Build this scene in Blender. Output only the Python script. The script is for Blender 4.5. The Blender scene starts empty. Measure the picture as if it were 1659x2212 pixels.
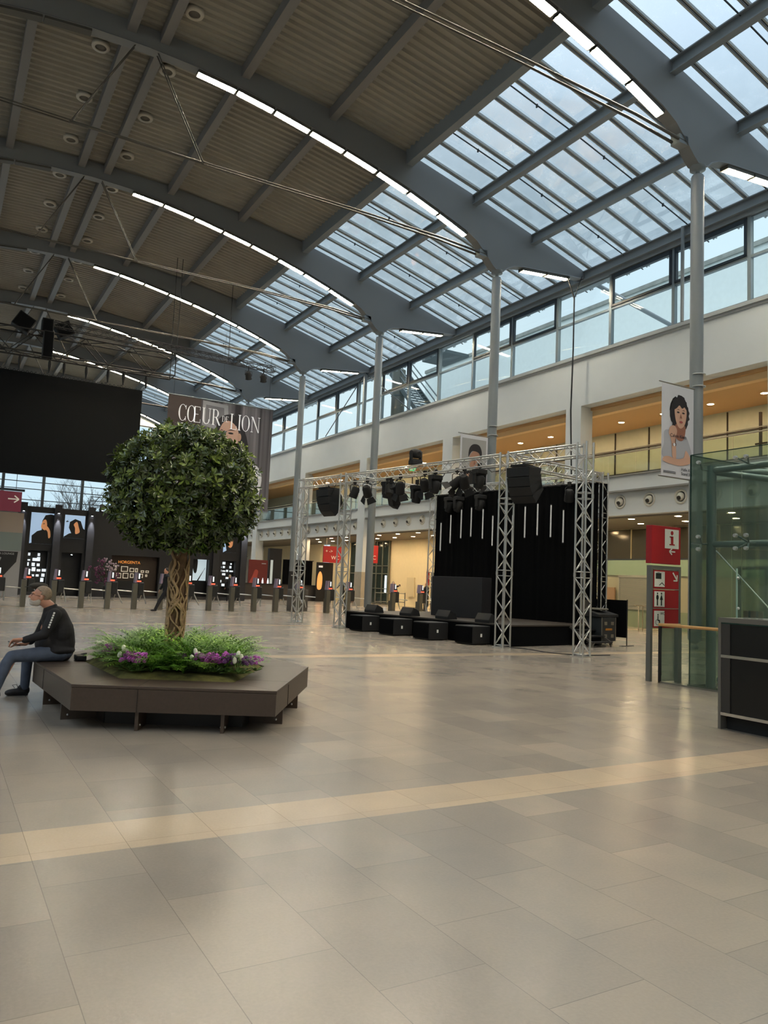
import bpy, bmesh, math, random
from math import sin, cos, pi, radians
from mathutils import Vector, Matrix, noise
random.seed(7)
SC = bpy.context.scene
COL = SC.collection
# ---------------------------------------------------------------- camera
CAM_H = 1.6
yaw, pitch, roll = 0.523868299, 0.0921462072, 0.0436227433
fwd = Vector((sin(yaw) * cos(pitch), cos(yaw) * cos(pitch), sin(pitch)))
rgt = Vector((cos(yaw), -sin(yaw), 0)); upv = rgt.cross(fwd)
r2 = rgt * cos(roll) + upv * sin(roll); u2 = -rgt * sin(roll) + upv * cos(roll)
cam = bpy.data.cameras.new('camera'); camo = bpy.data.objects.new('camera', cam); COL.objects.link(camo)
m = Matrix((r2, u2, -fwd)).transposed().to_4x4(); m.translation = (0, 0, CAM_H)
camo.matrix_world = m
cam.sensor_fit = 'VERTICAL'; cam.sensor_height = 36; cam.lens = 36 * 1665.6 / 2212
cam.clip_end = 500; cam.clip_start = .05
SC.camera = camo
# ---------------------------------------------------------------- colour management
SC.view_settings.view_transform = 'Standard'; SC.view_settings.look = 'None'
SC.view_settings.gamma = 1; SC.view_settings.use_curve_mapping = False
SC.view_settings.exposure = .92
# ---------------------------------------------------------------- world: pale overcast sky
W = bpy.data.worlds.new('sky'); SC.world = W; W.use_nodes = True
nt = W.node_tree; bg = nt.nodes['Background']
tc = nt.nodes.new('ShaderNodeTexCoord'); sp = nt.nodes.new('ShaderNodeSeparateXYZ')
rp = nt.nodes.new('ShaderNodeValToRGB'); nz = nt.nodes.new('ShaderNodeTexNoise')
mx = nt.nodes.new('ShaderNodeMix'); mx.data_type = 'RGBA'; mx.blend_type = 'MULTIPLY'
nt.links.new(tc.outputs['Generated'], sp.inputs[0]); nt.links.new(sp.outputs['Z'], rp.inputs[0])
rp.color_ramp.elements[0].position = 0.0; rp.color_ramp.elements[0].color = (.27, .33, .36, 1)
rp.color_ramp.elements[1].position = 1.0; rp.color_ramp.elements[1].color = (1.25, 1.35, 1.5, 1)
e = rp.color_ramp.elements.new(.45); e.color = (.30, .365, .395, 1)
nt.links.new(tc.outputs['Generated'], nz.inputs['Vector']); nz.inputs['Scale'].default_value = 2.2; nz.inputs['Detail'].default_value = 5
cr = nt.nodes.new('ShaderNodeValToRGB'); cr.color_ramp.elements[0].color = (.88, .92, .96, 1); cr.color_ramp.elements[1].color = (1.1, 1.08, 1.05, 1)
cr.color_ramp.elements[0].position = .35; cr.color_ramp.elements[1].position = .65
nt.links.new(nz.outputs['Fac'], cr.inputs[0]); nt.links.new(rp.outputs[0], mx.inputs[6]); nt.links.new(cr.outputs[0], mx.inputs[7])
mx.inputs[0].default_value = 1; nt.links.new(mx.outputs[2], bg.inputs[0]); bg.inputs[1].default_value = 1.55

LAMP = 140.0      # strength of the linear lamps under the girders
DOWN = 150.0      # strength of the round downlights

# ---------------------------------------------------------------- materials
def lin(c):
    if isinstance(c, str):
        c = [int(c[i:i + 2], 16) / 255 for i in (0, 2, 4)]
        return tuple(x / 12.92 if x <= .04045 else ((x + .055) / 1.055) ** 2.4 for x in c)
    return c
MATS = {}
def mat(name, c, rough=.6, metal=0, emit=None, es=1, var=0, vscale=4, bump=0, spec=.5):
    if name in MATS: return MATS[name]
    M = bpy.data.materials.new(name); M.use_nodes = True; n = M.node_tree; b = n.nodes['Principled BSDF']
    c = lin(c); b.inputs['Base Color'].default_value = (*c, 1)
    b.inputs['Roughness'].default_value = rough; b.inputs['Metallic'].default_value = metal
    b.inputs['Specular IOR Level'].default_value = spec
    if emit is not None:
        b.inputs['Emission Color'].default_value = (*lin(emit), 1); b.inputs['Emission Strength'].default_value = es
    if var or bump:
        t = n.nodes.new('ShaderNodeTexCoord'); z = n.nodes.new('ShaderNodeTexNoise'); z.inputs['Scale'].default_value = vscale; z.inputs['Detail'].default_value = 6
        n.links.new(t.outputs['Object'], z.inputs['Vector'])
        if var:
            r = n.nodes.new('ShaderNodeValToRGB'); r.color_ramp.elements[0].position = .3; r.color_ramp.elements[1].position = .7
            r.color_ramp.elements[0].color = (*[x * (1 - var) for x in c], 1); r.color_ramp.elements[1].color = (*[min(1, x * (1 + var)) for x in c], 1)
            n.links.new(z.outputs['Fac'], r.inputs[0]); n.links.new(r.outputs[0], b.inputs['Base Color'])
        if bump:
            bb = n.nodes.new('ShaderNodeBump'); bb.inputs['Strength'].default_value = bump; bb.inputs['Distance'].default_value = .02
            n.links.new(z.outputs['Fac'], bb.inputs['Height']); n.links.new(bb.outputs[0], b.inputs['Normal'])
    MATS[name] = M; return M
def glass(name, tint, gl=.12, rough=.02, diff=0, dcol=(.5, .6, .6), dirt=0):
    if name in MATS: return MATS[name]
    M = bpy.data.materials.new(name); M.use_nodes = True; n = M.node_tree; n.nodes.clear()
    o = n.nodes.new('ShaderNodeOutputMaterial'); t = n.nodes.new('ShaderNodeBsdfTransparent'); t.inputs[0].default_value = (*tint, 1)
    g = n.nodes.new('ShaderNodeBsdfGlossy'); g.inputs['Roughness'].default_value = rough
    fr = n.nodes.new('ShaderNodeFresnel'); fr.inputs[0].default_value = 1.5
    geo = n.nodes.new('ShaderNodeNewGeometry')
    inv = n.nodes.new('ShaderNodeMath'); inv.operation = 'MULTIPLY'; inv.inputs[1].default_value = gl * 8; 
    # front faces only get fresnel; the thin sheet is double sided
    fa = n.nodes.new('ShaderNodeLayerWeight'); fa.inputs[0].default_value = .25
    n.links.new(fa.outputs['Fresnel'], inv.inputs[0]); cl = n.nodes.new('ShaderNodeClamp'); n.links.new(inv.outputs[0], cl.inputs[0]); cl.inputs[2].default_value = .8
    m1 = n.nodes.new('ShaderNodeMixShader'); n.links.new(cl.outputs[0], m1.inputs[0]); n.links.new(t.outputs[0], m1.inputs[1]); n.links.new(g.outputs[0], m1.inputs[2])
    last = m1
    if diff or dirt:
        d = n.nodes.new('ShaderNodeBsdfTranslucent'); d.inputs[0].default_value = (*dcol, 1)
        d2 = n.nodes.new('ShaderNodeBsdfDiffuse'); d2.inputs[0].default_value = (*dcol, 1)
        a = n.nodes.new('ShaderNodeMixShader'); a.inputs[0].default_value = .3; n.links.new(d.outputs[0], a.inputs[1]); n.links.new(d2.outputs[0], a.inputs[2])
        m2 = n.nodes.new('ShaderNodeMixShader'); m2.inputs[0].default_value = diff
        if dirt:
            tc = n.nodes.new('ShaderNodeTexCoord'); z = n.nodes.new('ShaderNodeTexNoise'); z.inputs['Scale'].default_value = .7; z.inputs['Detail'].default_value = 8; z.inputs['Roughness'].default_value = .7
            mp = n.nodes.new('ShaderNodeMapRange'); mp.inputs[1].default_value = .42; mp.inputs[2].default_value = .75; mp.inputs[3].default_value = diff; mp.inputs[4].default_value = diff + dirt
            n.links.new(tc.outputs['Object'], z.inputs['Vector']); n.links.new(z.outputs['Fac'], mp.inputs[0]); n.links.new(mp.outputs[0], m2.inputs[0])
        n.links.new(m1.outputs[0], m2.inputs[1]); n.links.new(a.outputs[0], m2.inputs[2]); last = m2
    n.links.new(last.outputs[0], o.inputs[0])
    MATS[name] = M; return M

# ---------------------------------------------------------------- mesh builder
class MB:
    def __init__(s): s.v = []; s.f = []; s.smooth = []
    def add(s, vs, fs, sm=False):
        n = len(s.v); s.v += [tuple(p) for p in vs]; s.f += [tuple(i + n for i in f) for f in fs]; s.smooth += [sm] * len(fs); return s
    def box(s, x0, x1, y0, y1, z0, z1, M=None):
        vs = [Vector((x, y, z)) for z in (z0, z1) for y in (y0, y1) for x in (x0, x1)]
        if M is not None: vs = [M @ p for p in vs]
        return s.add(vs, [(0, 2, 3, 1), (4, 5, 7, 6), (0, 1, 5, 4), (2, 6, 7, 3), (0, 4, 6, 2), (1, 3, 7, 5)])
    def bar(s, a, b, w, h=None, up=(0, 0, 1)):
        a = Vector(a); b = Vector(b); h = h or w; d = (b - a).normalized(); u = Vector(up)
        if abs(d.dot(u)) > .98: u = Vector((1, 0, 0))
        x = d.cross(u).normalized() * (w / 2); y = x.cross(d).normalized() * (h / 2)
        vs = [p + i * x + j * y for p in (a, b) for i, j in ((-1, -1), (1, -1), (1, 1), (-1, 1))]
        return s.add(vs, [(3, 2, 1, 0), (4, 5, 6, 7), (0, 1, 5, 4), (1, 2, 6, 5), (2, 3, 7, 6), (3, 0, 4, 7)])
    def tube(s, pts, r, n=8, cap=True):
        pts = [Vector(p) for p in pts]; k = len(pts)
        rs = list(r) if isinstance(r, (list, tuple)) else [r] * k
        vs = []; px = None
        for i, p in enumerate(pts):
            d = (pts[min(i + 1, k - 1)] - pts[max(i - 1, 0)]).normalized()
            if px is None:
                q = Vector((0, 0, 1)) if abs(d.z) < .9 else Vector((1, 0, 0)); px = d.cross(q).normalized()
            else:
                px = (px - d * px.dot(d)).normalized()
            py = d.cross(px)
            vs += [p + (px * cos(2 * pi * j / n) + py * sin(2 * pi * j / n)) * rs[i] for j in range(n)]
        fs = [(i * n + j, i * n + (j + 1) % n, (i + 1) * n + (j + 1) % n, (i + 1) * n + j) for i in range(k - 1) for j in range(n)]
        s.add(vs, fs, True)
        if cap:
            s.add(vs[:n], [tuple(range(n))[::-1]]); s.add(vs[-n:], [tuple(range(n))])
        return s
    def lathe(s, prof, c=(0, 0, 0), n=24, axis='z', M=None):
        vs = []
        for r_, h in prof:
            for j in range(n):
                a = 2 * pi * j / n
                p = Vector((r_ * cos(a), r_ * sin(a), h))
                if axis == 'x': p = Vector((h, r_ * cos(a), r_ * sin(a)))
                if axis == 'y': p = Vector((r_ * cos(a), h, r_ * sin(a)))
                if M is not None: p = M @ p
                vs.append(p + Vector(c))
        k = len(prof)
        s.add(vs, [(i * n + j, i * n + (j + 1) % n, (i + 1) * n + (j + 1) % n, (i + 1) * n + j) for i in range(k - 1) for j in range(n)], True)
        if k >= 4 and prof[0][0] == prof[-1][0]: return s.add(vs[-n:] + vs[:n], [(j, (j + 1) % n, n + (j + 1) % n, n + j) for j in range(n)])
        s.add(vs[:n], [tuple(range(n))[::-1]]); s.add(vs[-n:], [tuple(range(n))])
        return s
    def prism(s, poly, fn, d0, d1):
        """poly of 2D points, fn(a,b,depth)->3D"""
        n = len(poly); vs = [fn(a, b, d) for d in (d0, d1) for a, b in poly]
        return s.add(vs, [tuple(range(n))[::-1], tuple(range(n, 2 * n))] + [(i, (i + 1) % n, n + (i + 1) % n, n + i) for i in range(n)])
    def ell(s, c, r, n=12, k=8, M=None):
        c = Vector(c); vs = []
        r = Vector(r if hasattr(r, '__len__') else (r, r, r))
        for i in range(k + 1):
            t = pi * i / k
            for j in range(n):
                a = 2 * pi * j / n; p = Vector((r.x * sin(t) * cos(a), r.y * sin(t) * sin(a), r.z * cos(t)))
                if M is not None: p = M @ p
                vs.append(c + p)
        return s.add(vs, [(i * n + j, (i + 1) * n + j, (i + 1) * n + (j + 1) % n, i * n + (j + 1) % n) for i in range(k) for j in range(n)], True)
    def build(s, name, material, parent=None, loc=None, bevel=0, **props):
        me = bpy.data.meshes.new(name); me.from_pydata(s.v, [], s.f); me.update()
        me.polygons.foreach_set('use_smooth', s.smooth)
        if material: me.materials.append(material)
        o = bpy.data.objects.new(name, me); COL.objects.link(o)
        if parent: o.parent = parent
        if loc: o.location = loc
        if bevel:
            b = o.modifiers.new('bevel', 'BEVEL'); b.width = bevel; b.segments = 2; b.limit_method = 'ANGLE'
        for k, v in props.items(): o[k] = v
        return o
def thing(name, label, category, loc=(0, 0, 0), rz=0, group=None):
    o = bpy.data.objects.new(name, None); COL.objects.link(o); o.location = loc; o.rotation_euler.z = rz
    o.empty_display_size = .2
    o['label'] = label; o['category'] = category
    if group: o['group'] = group
    return o
def tag(o, label, category, group=None):
    o['label'] = label; o['category'] = category
    if group: o['group'] = group
    return o
def struct(o): o['kind'] = 'structure'; return o
def kids(o): return [c for c in o.children]
def dup(root, loc, rz=None, label=None):
    r = root.copy(); COL.objects.link(r); r.location = loc
    if rz is not None: r.rotation_euler.z = rz
    if label: r['label'] = label
    for ch in kids(root):
        c = ch.copy(); COL.objects.link(c); c.parent = r
        for g in kids(ch):
            d = g.copy(); COL.objects.link(d); d.parent = c
    return r
ORD = ['first', 'second', 'third', 'fourth', 'fifth', 'sixth', 'seventh', 'eighth', 'ninth', 'tenth', 'eleventh', 'twelfth', 'thirteenth', 'fourteenth', 'fifteenth', 'sixteenth', 'seventeenth', 'eighteenth', 'nineteenth', 'twentieth']
def text_mesh(body, size, material, name, parent, M, ext=.004, align='LEFT'):
    cu = bpy.data.curves.new(name, 'FONT'); cu.body = body; cu.size = size; cu.extrude = ext; cu.align_x = align
    t = bpy.data.objects.new(name, cu); COL.objects.link(t)
    bpy.context.view_layer.update()
    me = bpy.data.meshes.new_from_object(t.evaluated_get(bpy.context.evaluated_depsgraph_get()))
    bpy.data.objects.remove(t); me.materials.clear(); me.materials.append(material)
    me.transform(M)
    o = bpy.data.objects.new(name, me); COL.objects.link(o)
    if parent: o.parent = parent
    return o
# ---------------------------------------------------------------- common materials
STEEL = mat('grey_painted_steel', '7c8387', .5, 0, var=.04, vscale=.6)
PURL = mat('purlin_paint', '747270', .5, 0)
GIRD = mat('girder_paint', '77797a', .5, 0, var=.03, vscale=.4)
DECK = mat('roof_deck', '8f8b80', .6, .1, var=.08, vscale=.8)
WHITE = mat('white_plaster', 'c7cccc', .75, 0, var=.03, vscale=.5)
FRAME = mat('window_frame_grey', '7a858a', .4, .3)
DFRAME = mat('window_sash_dark', '1f2a33', .4, .1)
BLACK = mat('black_matte', '121213', .7)
BLKC = mat('black_cloth', '07080a', .95, spec=.1)
CHROME = mat('truss_aluminium', 'c9c9c6', .28, .9)
INOX = mat('brushed_steel', '8d8a82', .35, .8)
CGLASS = glass('clear_glass', (.93, .98, .97), .10)
WARMWALL = mat('cream_plaster', 'e6d9b4', .8, 0, var=.02)
# ================================================================ SETTING
CX = 4.75; XC = 19.92; XW = 25.0; BAY = 10.146; Y0 = 15.5; NB = 6
GY = [Y0 + BAY * i for i in range(-3, 7)]         # girder lines; GY[3] is the nearest one in view
YB, YE = GY[0] - 1, GY[-1] + .6
# ---- floor: honed slate slabs with pale bands
fm = bpy.data.materials.new('slate_floor'); fm.use_nodes = True; n = fm.node_tree; b = n.nodes['Principled BSDF']
tc = n.nodes.new('ShaderNodeTexCoord'); sx = n.nodes.new('ShaderNodeSeparateXYZ'); n.links.new(tc.outputs['Object'], sx.inputs[0])
cb = n.nodes.new('ShaderNodeCombineXYZ'); n.links.new(sx.outputs['Y'], cb.inputs['X']); n.links.new(sx.outputs['X'], cb.inputs['Y'])
def brick(w, h, off, c1, c2, mo):
    k = n.nodes.new('ShaderNodeTexBrick'); k.inputs['Scale'].default_value = 1; k.inputs['Brick Width'].default_value = w; k.inputs['Row Height'].default_value = h
    k.inputs['Mortar Size'].default_value = .0022; k.inputs['Mortar Smooth'].default_value = .3; k.offset = off; k.inputs['Bias'].default_value = 0
    k.inputs['Color1'].default_value = (*c1, 1); k.inputs['Color2'].default_value = (*c2, 1); k.inputs['Mortar'].default_value = (*mo, 1)
    mp = n.nodes.new('ShaderNodeMapping'); n.links.new(cb.outputs[0], mp.inputs['Vector']); mp.inputs['Location'].default_value = (.42, -.074, 0)
    n.links.new(mp.outputs[0], k.inputs['Vector']); return k
k1 = brick(.79, .527, .5, lin('8e867c'), lin('9c9285'), lin('7a7269'))
k2 = brick(.527, .527, 0, lin('b2a18b'), lin('bba88f'), lin('8f806c'))
# pale band every 10 m, 0.53 m wide
ym = n.nodes.new('ShaderNodeMath'); ym.operation = 'ADD'; ym.inputs[1].default_value = 100 - 4.735
n.links.new(sx.outputs['Y'], ym.inputs[0])
md = n.nodes.new('ShaderNodeMath'); md.operation = 'MODULO'; md.inputs[1].default_value = 10.0; n.links.new(ym.outputs[0], md.inputs[0])
lt = n.nodes.new('ShaderNodeMath'); lt.operation = 'LESS_THAN'; lt.inputs[1].default_value = .53; n.links.new(md.outputs[0], lt.inputs[0])
mxx = n.nodes.new('ShaderNodeMix'); mxx.data_type = 'RGBA'; n.links.new(lt.outputs[0], mxx.inputs[0]); n.links.new(k1.outputs[0], mxx.inputs[6]); n.links.new(k2.outputs[0], mxx.inputs[7])
z1 = n.nodes.new('ShaderNodeTexNoise'); z1.inputs['Scale'].default_value = .9; z1.inputs['Detail'].default_value = 7; z1.inputs['Roughness'].default_value = .6; z1.inputs['Distortion'].default_value = .3
n.links.new(tc.outputs['Object'], z1.inputs['Vector'])
rr = n.nodes.new('ShaderNodeValToRGB'); rr.color_ramp.elements[0].position = .3; rr.color_ramp.elements[1].position = .72
rr.color_ramp.elements[0].color = (.90, .915, .93, 1); rr.color_ramp.elements[1].color = (1.08, 1.05, 1.01, 1)
n.links.new(z1.outputs['Fac'], rr.inputs[0])
m2 = n.nodes.new('ShaderNodeMix'); m2.data_type = 'RGBA'; m2.blend_type = 'MULTIPLY'; m2.inputs[0].default_value = 1
n.links.new(mxx.outputs[2], m2.inputs[6]); n.links.new(rr.outputs[0], m2.inputs[7])
z2 = n.nodes.new('ShaderNodeTexNoise'); z2.inputs['Scale'].default_value = 60; z2.inputs['Detail'].default_value = 4; n.links.new(tc.outputs['Object'], z2.inputs['Vector'])
r3 = n.nodes.new('ShaderNodeValToRGB'); r3.color_ramp.elements[0].color = (.9, .9, .9, 1); r3.color_ramp.elements[1].color = (1.08, 1.08, 1.08, 1)
n.links.new(z2.outputs['Fac'], r3.inputs[0]); m3 = n.nodes.new('ShaderNodeMix'); m3.data_type = 'RGBA'; m3.blend_type = 'MULTIPLY'; m3.inputs[0].default_value = 1
n.links.new(m2.outputs[2], m3.inputs[6]); n.links.new(r3.outputs[0], m3.inputs[7]); n.links.new(m3.outputs[2], b.inputs['Base Color'])
r4 = n.nodes.new('ShaderNodeMapRange'); r4.inputs[1].default_value = .3; r4.inputs[2].default_value = .7; r4.inputs[3].default_value = .20; r4.inputs[4].default_value = .27
n.links.new(z1.outputs['Fac'], r4.inputs[0]); n.links.new(r4.outputs[0], b.inputs['Roughness'])
bm_ = n.nodes.new('ShaderNodeBump'); bm_.inputs['Strength'].default_value = .12; bm_.inputs['Distance'].default_value = .004
n.links.new(z2.outputs['Fac'], bm_.inputs['Height']); n.links.new(bm_.outputs[0], b.inputs['Normal'])
b.inputs['Specular IOR Level'].default_value = .5
struct(MB().box(-22, 34, YB - 2, YE + 3, -.3, 0).build('floor', fm))

# ---- roof profile
UP = [(0, 19.95), (.55, 19.95), (3.45, 19.85), (6.95, 19.5), (10.45, 18.92), (13.75, 18.15), (17.0, 17.28), (20.15, 16.38), (21.4, 16.02)]
LO = [(0, 19.2), (1.8, 19.14), (3.5, 18.97), (5.0, 18.72), (6.4, 18.44), (7.75, 18.16), (9.15, 17.82), (10.5, 17.44), (11.85, 17.0), (13.3, 16.5), (13.9, 16.18), (14.4, 15.72), (14.75, 15.36), (14.95, 15.2), (15.4, 15.2), (15.62, 15.4), (15.95, 15.56), (16.5, 15.66), (19.3, 15.93), (20.1, 16.0), (20.45, 16.12)]
def itp(T, h):
    h = abs(h)
    for (a, b_), (c, d) in zip(T, T[1:]):
        if h <= c: return b_ + (d - b_) * (h - a) / (c - a)
    return T[-1][1]
# corrugated roof deck (central half) in one ceiling mesh per strip between purlins
def deck():
    B = MB(); hs = [-10.45, -6.95, -3.45, -.55, .55, 3.45, 6.95, 10.45]
    p = .34; prof = []
    y = YB
    while y < YE:
        prof += [(y, 0), (y + .10, 0), (y + .155, .09), (y + .285, .09)]; y += p
    n_ = len(prof)
    vs = [(CX + h, yy, itp(UP, h) + dz) for h in hs for yy, dz in prof]
    B.add(vs, [(i * n_ + j, i * n_ + j + 1, (i + 1) * n_ + j + 1, (i + 1) * n_ + j) for i in range(len(hs) - 1) for j in range(n_ - 1)])
    o = struct(B.build('ceiling', DECK))
    # weather skin above so that no daylight leaks
    S = MB()
    for a, c in zip(hs, hs[1:]):
        S.add([(CX + a, YB, itp(UP, a) + .25), (CX + c, YB, itp(UP, c) + .25), (CX + c, YE, itp(UP, c) + .25), (CX + a, YE, itp(UP, a) + .25)], [(0, 1, 2, 3)])
    S.build('roof_skin', DECK, o)
deck()
ti = [0]
def trim(B, m_, **k):
    ti[0] += 1; return struct(B.build('trim_%d' % ti[0], m_, **k))
# purlins
for s_ in (-1, 1):
    for h in (.55, 3.45, 6.95):
        B = MB(); z = itp(UP, h); x = CX + s_ * h
        B.box(x - .15, x + .15, YB, YE, z - .42, z); trim(B, PURL)
    for h in (10.45, 13.75, 17.0, 20.15):
        z = itp(UP, h) - .02; x = CX + s_ * h; B = MB()
        if h == 10.45: B.box(x - .16, x + .16, YB, YE, z - .5, z + .2)
        else:
            B.box(x - .13, x + .13, YB, YE, z - .04, z); B.box(x - .015, x + .015, YB, YE, z - .4, z - .04); B.box(x - .13, x + .13, YB, YE, z - .44, z - .4)
        trim(B, STEEL)
# skylight strips: one window per bay and strip
SKY = glass('skylight_glass', (.42, .465, .50), .035, .05, diff=.12, dcol=(.6, .68, .7), dirt=.22)
BARM = mat('glazing_bar', 'a5abab', .5); GASK = mat('gasket', '22282b', .6)
wi = [0]
def window_root(loc=(0, 0, 0)):
    wi[0] += 1; o = bpy.data.objects.new('window_%d' % wi[0], None); COL.objects.link(o); o['kind'] = 'structure'; o.location = loc; return o
bars_me = {}
for s_ in (1, -1):
    for k, (h0, h1) in enumerate(((10.45, 13.75), (13.75, 17.0), (17.0, 20.15), (20.15, 21.35))):
        z0, z1 = itp(UP, h0) + .04, itp(UP, h1) + .04
        for gi in range(len(GY) - 1):
            if s_ < 0 and gi < 2: continue
            ya, yb = GY[gi], GY[gi + 1]; x0, x1 = CX + s_ * h0, CX + s_ * h1
            w = window_root((0, ya, 0))
            P = MB(); L = yb - ya
            P.add([(x0, 0, z0), (x1, 0, z1), (x1, L, z1), (x0, L, z0)], [(0, 1, 2, 3)])
            P.build('pane', SKY, w)
            key = (s_, k)
            if key not in bars_me:
                A = MB()
                for q in range(9):
                    yy = L * (q + .5) / 9
                    for dy in (-.062, .062): A.bar((x0, yy + dy, z0 - .05), (x1, yy + dy, z1 - .05), .05, .09)
                G = MB()
                for q in range(9):
                    yy = L * (q + .5) / 9; G.bar((x0, yy, z0 - .03), (x1, yy, z1 - .03), .05, .03)
                for q in (0, 3, 6):
                    yy = L * (q + .5) / 9 + .30; G.bar((x0, yy, z0 - .10), (x1, yy, z1 - .10), .035, .035)
                    G.box((x0 + x1) / 2 - .02, (x0 + x1) / 2 + .02, yy - .05, yy + .02, (z0 + z1) / 2 - .2, (z0 + z1) / 2 - .08)
                A.box(min(x0, x1) + .14, min(x0, x1) + .17, .2, L - .2, z0 - .02 if s_ > 0 else z1 - .02, (z0 if s_ > 0 else z1) + .02)
                a = A.build('glazing_bars', BARM, w); g = G.build('glazing_gaskets', GASK, w); bars_me[key] = (a.data, g.data)
            else:
                for nm, me in zip(('glazing_bars', 'glazing_gaskets'), bars_me[key]):
                    o = bpy.data.objects.new(nm, me); COL.objects.link(o); o.parent = w
# girders (arched box girders) with haunches over the columns
hs = sorted(set([h for h, _ in UP] + [h for h, _ in LO]))
def girder_poly():
    up = [(CX + s * h, itp(UP, h) - .03) for s, T in ((-1, UP[::-1]), (1, UP)) for h, _ in T if h <= 20.45]
    up = [(CX - 20.45, itp(UP, 20.45) - .05)] + up + [(CX + 20.45, itp(UP, 20.45) - .05)]
    lo = [(CX + s * h, z) for s, T in ((1, LO[::-1]), (-1, LO)) for h, z in T]
    out = []
    for p in up + lo:
        if not out or (abs(out[-1][0] - p[0]) + abs(out[-1][1] - p[1])) > 1e-4: out.append(p)
    return out
gp = girder_poly()
def girder_mesh():
    B = MB(); X = sorted(set([round(x, 4) for x, _ in gp]))
    t = .17
    for a, c in zip(X, X[1:]):
        za, zc = itp(UP, a - CX) - .03, itp(UP, c - CX) - .03; la, lc = itp(LO, a - CX), itp(LO, c - CX)
        for y in (-t, t): B.add([(a, y, la), (c, y, lc), (c, y, zc), (a, y, za)], [(0, 1, 2, 3) if y < 0 else (3, 2, 1, 0)])
        B.add([(a, -t - .03, la), (a, t + .03, la), (c, t + .03, lc), (c, -t - .03, lc)], [(0, 1, 2, 3)])
        B.add([(a, -t - .03, la), (c, -t - .03, lc), (c, -t, lc + .04), (a, -t, la + .04)], [(0, 1, 2, 3)])
        B.add([(a, t + .03, la), (c, t + .03, lc), (c, t, lc + .04), (a, t, la + .04)], [(3, 2, 1, 0)])
        B.add([(a, -t, za), (c, -t, zc), (c, t, zc), (a, t, za)], [(0, 1, 2, 3)])
    for x in (X[0], X[-1]):
        B.add([(x, -t, itp(LO, x - CX)), (x, t, itp(LO, x - CX)), (x, t, itp(UP, x - CX)), (x, -t, itp(UP, x - CX))], [(0, 1, 2, 3)])
    return B
gname = lambda i: 'the girder %s from the camera' % {1: 'nearest', 2: 'second', 3: 'third', 4: 'fourth', 5: 'fifth', 6: 'sixth', 7: 'seventh'}.get(i, '')
LMAT = mat('lamp_tube', 'ffffff', .5, emit='fff3dd', es=LAMP); LGRID = mat('lamp_grid', 'b9ae8a', .4, .5)
HOUS = mat('lamp_housing', '55544e', .5, .3)
g0 = None; lampme = None
def lamp_at(h0, h1, s_, y, label):
    """one linear lamp along the girder soffit between distances h0,h1 from the apex"""
    xa, xb = CX + s_ * h0, CX + s_ * h1; za, zb = itp(LO, h0) - .03, itp(LO, h1) - .03
    d = Vector((xb - xa, 0, zb - za)); L = d.length - .05; ang = math.atan2(d.z, d.x)
    global lampme
    t = thing('linear_lamp', label, 'ceiling light', ((xa + xb) / 2, y, (za + zb) / 2), group='linear lamps under the roof girders')
    t.rotation_euler = (0, -ang, 0)
    key = round(L, 1)
    if lampme is None: lampme = {}
    if key not in lampme:
        H = MB().box(-L / 2, L / 2, -.15, .15, -.03, .05).box(-L / 2 - .012, -L / 2, -.15, .15, -.09, .05).box(L / 2, L / 2 + .012, -.15, .15, -.09, .05)
        H.box(-L / 2, L / 2, -.155, -.145, -.09, .05).box(-L / 2, L / 2, .145, .155, -.09, .05)
        T = MB()
        for yy in (-.08, .08): T.tube([(-L / 2 + .03, yy, -.055), (L / 2 - .03, yy, -.055)], .032, 8)
        G = MB(); n_ = 22
        for q in range(n_): xx = -L / 2 + L * (q + .5) / n_; G.box(xx - .003, xx + .003, -.145, .145, -.095, -.07)
        G.box(-L / 2, L / 2, -.004, .004, -.1, -.03)
        lampme[key] = [(nm, B.build(nm, m_, None)) for nm, B, m_ in (('housing', H, HOUS), ('lamp_tube', T, LMAT), ('louvre', G, LGRID))]
        for nm, o in lampme[key]: o.parent = t
    else:
        for nm, o in lampme[key]:
            c = o.copy(); COL.objects.link(c); c.parent = t
ROD = mat('tie_rod', '4f4c46', .6, .2)
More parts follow.
